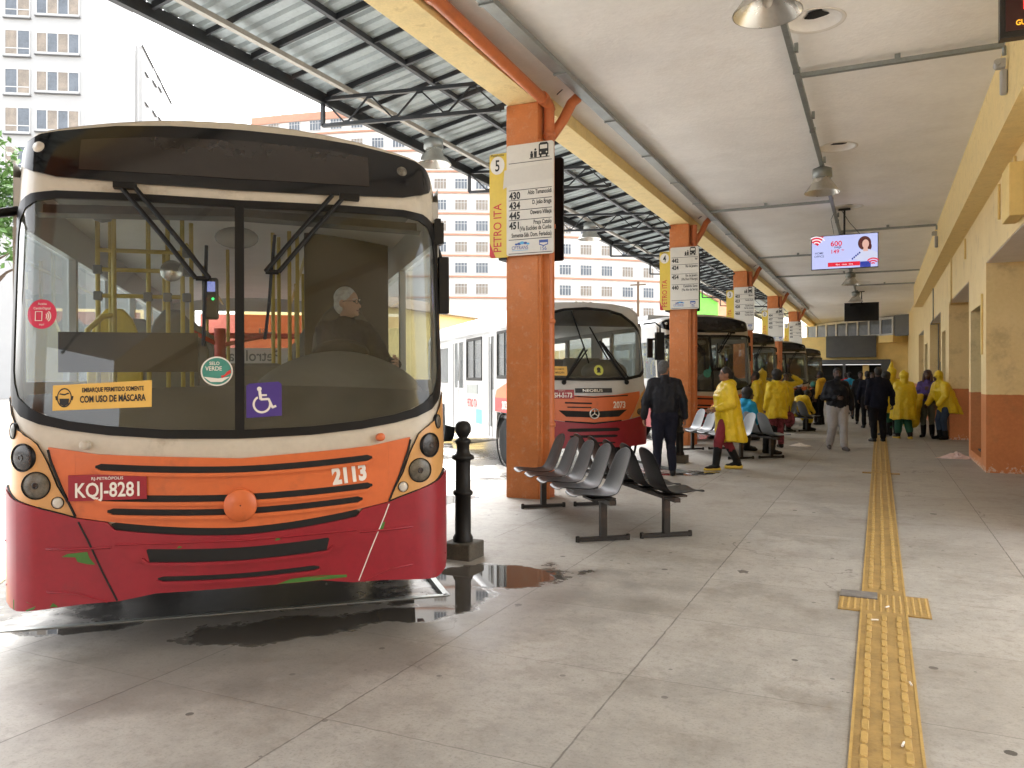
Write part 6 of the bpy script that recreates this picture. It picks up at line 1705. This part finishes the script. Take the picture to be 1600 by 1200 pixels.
# white tower on the left
tw = thing('tower_block', 'tall white tower block with wide windows at the left edge', 'building', tuple(W_(60, 60, 0)))
def quad_wall(pa, pb, zt, mt=M['tower'], name='wall', th=10):
    d = (pb-pa).normalized(); n = Vector((-d.y, d.x, 0))
    b = MB(); q = [pa, pb, pb+n*th, pa+n*th]
    b.add([(v.x, v.y, -1) for v in q] + [(v.x, v.y, zt) for v in q], [(0,1,5,4),(1,2,6,5),(2,3,7,6),(3,0,4,7),(4,5,6,7)])
    return rel(b, name, mt, tw), d, n
A0, A1 = W_(-260, 58, 0), W_(134, 60, 0)
_, d1, n1 = quad_wall(A0, A1, 42)
A2 = W_(212, 79, 0); _, d2, n2 = quad_wall(A1+(A2-A1).normalized()*.5, A2, zpx(-40, 60)+2, name='side_wall', th=.4)
A3 = W_(222, 80, 0); A4 = W_(268, 97, 0); _, d3, n3 = quad_wall(A3, A4, zpx(72, 80), name='side_wall', th=.4)
def towwin(pa, d, s0, w_, z, h_, panes, curt=False, rail=False):
    n = Vector((d.y, -d.x, 0)); p = pa + d*s0 - Vector(tw.location); yaw = math.atan2(d.y, d.x)
    f = MB(); f.box(0, w_, -.10, .06, -.14, -.02); f.box(0, w_, -.05, .06, h_, h_+.06)
    for k in range(panes+1): x = w_*k/panes; f.box(x-.04, x+.04, -.05, .05, -.02, h_)
    f.box(0, w_, -.05, .05, -.02, .05)
    if rail: f.box(0, w_, -.05, .05, h_*.25, h_*.25+.07)
    o = f.build('window', M['white'], tw); o.location = (p.x, p.y, z); o.location += n*.02; o.rotation_euler = (0, 0, yaw)
    g_ = MB()
    for k in range(panes):
        g_.box(w_*k/panes+.04, w_*(k+1)/panes-.04, -.02, .02, .05, h_, (k + int(z)) % 2 if curt else 0)
    g_.build('pane', [M['bldg_glass'], M['curtain']], o)
    s_ = MB(); s_.box(-.1, w_+.1, -.16, .0, -.22, -.141); s_.build('sill', M['line_grey'], o)
def s_on(pa, d, px):      # distance along a wall at a picture column
    a = (px-800)/1240
    num = a*(pa.dot(va)) - pa.dot(vr); den = d.dot(vr) - a*d.dot(va); return num/den
fl = 60.5/1240*60
for k in range(8):
    py = 48 + 60.3*(k-1)
    z = zpx(py+40, 59.6)-.05
    if py > 330 or py < -80: continue
    s0, s1 = s_on(A0, d1, 8), s_on(A0, d1, 47); towwin(A0, d1, s0, s1-s0, z+.1, 1.80, 2, True, True)
    s0, s1 = s_on(A0, d1, 57), s_on(A0, d1, 124); towwin(A0, d1, s0, s1-s0, z+.35, 1.45, 4, True)
for k in range(5):
    for px0, px1, hh, dy in ((163, 168, .9, 8), (175, 182, 1.9, 20), (191, 198, 1.4, 42)):
        s0, s1 = s_on(A1, d2, px0), s_on(A1, d2, px1); dd = 60+19*(px0-134)/78
        py = 20 + 54*k*60/dd*1.08 + dy - 30
        if 8 < py < 195: towwin(A1, d2, s0, s1-s0, zpx(py+18, dd), hh*.8, 2)
for k in range(3):
    for px0, px1, dy in ((226, 230, 0), (238, 243, 16), (247, 251, 26)):
        s0, s1 = s_on(A3, d3, px0), s_on(A3, d3, px1); dd = 80+17*(px0-222)/46
        py = 100 + 47*k + dy
        if py < 190: towwin(A3, d3, s0, s1-s0, zpx(py+12, dd), 1.2, 2)
b = MB(); p = W_(214, 77.5, 0); b.tube([(p.x, p.y, 0), (p.x, p.y, zpx(70, 77.5))], .16, 8); rel(b, 'drain_pipe', M['tower'], tw)
b = MB(); p, q = W_(222, 79.7, zpx(72, 80)), W_(268, 96.7, zpx(72, 80)); b.tube([p, q], .12, 6); rel(b, 'roof_gutter', M['line_grey'], tw)
# low yellow house with tiled roof behind the minibus
hs_ = thing('low_house', 'low yellow house with a tiled roof edge behind the minibus', 'building', tuple(W_(690, 46, 0)))
P0, P1 = W_(560, 40, 0), W_(760, 52, 0); d = (P1-P0).normalized(); n = Vector((-d.y, d.x, 0))
b = MB(); q = [P0, P1, P1+n*8, P0+n*8]; zt = zpx(488, 46); b.add([(v.x, v.y, -.1) for v in q]+[(v.x, v.y, zt) for v in q], [(0,1,5,4),(1,2,6,5),(2,3,7,6),(3,0,4,7)]); rel(b, 'wall', M['far_yellow'], hs_)
b = MB(); L_ = (P1-P0).length; rows = []
for s_, zz in ((-.35, zt-.05), (4.0, zt+1.2)):
    rows.append([tuple(P0 + d*(k*.11-.3) + n*s_ + Vector((0, 0, zz+.06*abs(math.sin(k*math.pi/2))))) for k in range(int(L_/.11)+6)])
b.grid(rows, sm=False); o = rel(b, 'tiled_roof', M['tile'], hs_); s2 = o.modifiers.new('t', 'SOLIDIFY'); s2.thickness = .05
# green and rose houses beyond the fourth column
for nm, px0, px1, dd, ytop, mt, lb in (('green_house', 1085, 1122, 70, 452, M['green_wall'], 'bright green house gable between the buses and the platform boards'), ('rose_house', 1110, 1175, 78, 462, M['rose_wall'], 'rose coloured house right of the green one')):
    h_ = thing(nm, lb, 'building', tuple(W_((px0+px1)/2, dd, 0)))
    P0, P1 = W_(px0, dd, 0), W_(px1, dd, 0); d = (P1-P0).normalized(); n = Vector((-d.y, d.x, 0)); zt = zpx(ytop, dd)
    b = MB(); q = [P0, P1, P1+n*6, P0+n*6]; b.add([(v.x, v.y, -.1) for v in q]+[(v.x, v.y, zt - (1.2 if i in (1, 2) else 0)) for i, v in enumerate(q)], [(0,1,5,4),(1,2,6,5),(2,3,7,6),(3,0,4,7)]); rel(b, 'wall', mt, h_)
    b = MB(); b.add([tuple(v + Vector((0, 0, zt+.12 - (1.2 if i in (1, 2) else 0))) + (-n*.3 if i < 2 else n*.3)) for i, v in enumerate(q)], [(0,1,2,3)]); o = rel(b, 'roof', M['tile'], h_); s2 = o.modifiers.new('t', 'SOLIDIFY'); s2.thickness = .1
# utility pole
p = W_(997, 60, 0); ut = thing('utility_pole', 'thin utility pole in front of the curved apartment block', 'pole', tuple(p))
b = MB(); b.tube([(0, 0, 0), (0, 0, zpx(440, 60))], [.13, .09], 10); b.build('mast', M['bark'], ut); b = MB(); b.box(-.6, .6, -.05, .05, zpx(446, 60), zpx(446, 60)+.1); b.build('crossarm', M['bark'], ut)
# yellow cross building closing the platform
cb = thing('cross_building', 'yellow two-storey cross building with a white framed window band at the end of the platform', 'building', (-4, 53, 0))
YF = 52.5
b = MB()
for x0, x1, z0, z1 in ((-14, WX+2.2, 2.62, 4.02), (-14, -5.2, -.1, 2.3), (-.9, -.55, -.1, 2.3), (.62, WX+2.2, -.1, 2.62), (-14, .62, -.1, .95), (-5.2, -4.3, .95, 2.3)): b.box(x0, x1, YF, YF+6, z0, z1)
rel(b, 'wall', M['far_yellow'], cb)
b = MB(); b.box(.63, WX+2.2, YF-.01, YF-.002, 0, 1.5); rel(b, 'orange_dado', M['column'], cb)
b = MB(); b.box(-14, .62, YF+.5, YF+5, .96, 2.3); rel(b, 'dark_interior', M['void'], cb)
b = MB(); b.box(-6.5, .62, YF-.35, YF-.02, 2.32, 2.60); b.box(-2.0, -1.85, YF-.33, YF-.03, 1.2, 2.32); b.box(.1, .62, YF-.33, YF-.03, .6, 2.32); rel(b, 'grey_canopy_beam', M['grey_panel'], cb)
b = MB(); b.box(-2.95, -.15, YF-.28, YF-.01, 2.75, 4.05); rel(b, 'blank_billboard', M['grey_panel'], cb)
for i in range(7):
    x = -4.9+i*.8
    b = MB(); b.box(x, x+.05, YF+.2, YF+.25, .95, 2.3); b.box(x, x+.8, YF+.2, YF+.25, 1.6, 1.64); rel(b, 'window_bar', M['dark_metal'], cb)
# glazed band, turned like the parking bays
Pb, Pa = W_(1396, 46.5, 0), W_(1262, 54, 0); d = (Pb-Pa).normalized(); n = Vector((-d.y, d.x, 0)); L_ = (Pb-Pa).length; yaw = math.atan2(d.y, d.x)
gb = Matrix.Translation(Pa) @ Matrix.Rotation(yaw, 4, 'Z')
b = MB(); N_ = 8
b.box(-.3, L_, -.06, .06, 4.02, 4.12, 0, gb); b.box(-.3, L_, -.06, .06, ZC-.20, ZC-.06, 0, gb)
for k in range(N_+1): b.box(L_*k/N_-.06, L_*k/N_+.06, -.07, .07, 4.02, ZC-.06, 0, gb)
o = rel(b, 'window_band_frame', M['white'], cb)
for k in range(N_):
    b = MB(); b.box(L_*k/N_+.06, L_*(k+1)/N_-.06, -.02, .02, 4.12, ZC-.20, 0, gb); rel(b, 'band_pane', M['bldg_glass'], cb)
b = MB(); b.box(-.3, L_, .5, .6, 4.02, ZC+.3, 0, gb); b.box(L_+.1, L_+1.8, -.02, .3, 3.95, ZC-.02, 0, gb); rel(b, 'dark_cladding', M['grey_panel'], cb)
b = MB(); b.box(-.4, L_+.1, -.12, 2, 3.60, 4.019, 0, gb); rel(b, 'band_ledge', M['far_yellow'], cb)
# tree at the far left, showing just past the nearest bus
tp = W_(-30, 12.5, 0)
tree = thing('leafy_tree', 'leafy green branches showing at the left edge beside the nearest bus', 'tree', tuple(tp))
b = MB(); b.tube([(0, 0, -.1), (.03, .02, 1.5), (-.05, .05, 3.0), (.0, .0, 4.4)], [.10, .08, .06, .03], 8)
for a in range(7): q = R(a*51); z = 2.6+.25*a; b.tube([(0, 0, z), (.35*math.cos(q), .35*math.sin(q), z+.35), (.6*math.cos(q), .6*math.sin(q), z+.5)], [.03, .02, .01], 6)
b.build('trunk', M['bark'], tree)
b = MB(); random.seed(3)
for i in range(1500):
    a = random.uniform(0, 2*math.pi); rr = .62*math.sqrt(random.random()); z = 4.3 + random.gauss(0, .42); k = random.uniform(.05, .11)
    c = Vector((rr*math.cos(a)*(.8+.4*math.sin(3*a+z*4)), rr*math.sin(a), z)); e = Euler((random.uniform(-1.2, 1.2), random.uniform(-1.2, 1.2), random.uniform(0, 6.3))).to_matrix()
    b.add([c + e @ Vector(v) for v in ((0, -k, 0), (k*.45, 0, .01), (0, k, 0), (-k*.45, 0, .01))], [(0, 1, 2, 3)])
b.build('crown', M['leaf'], tree)
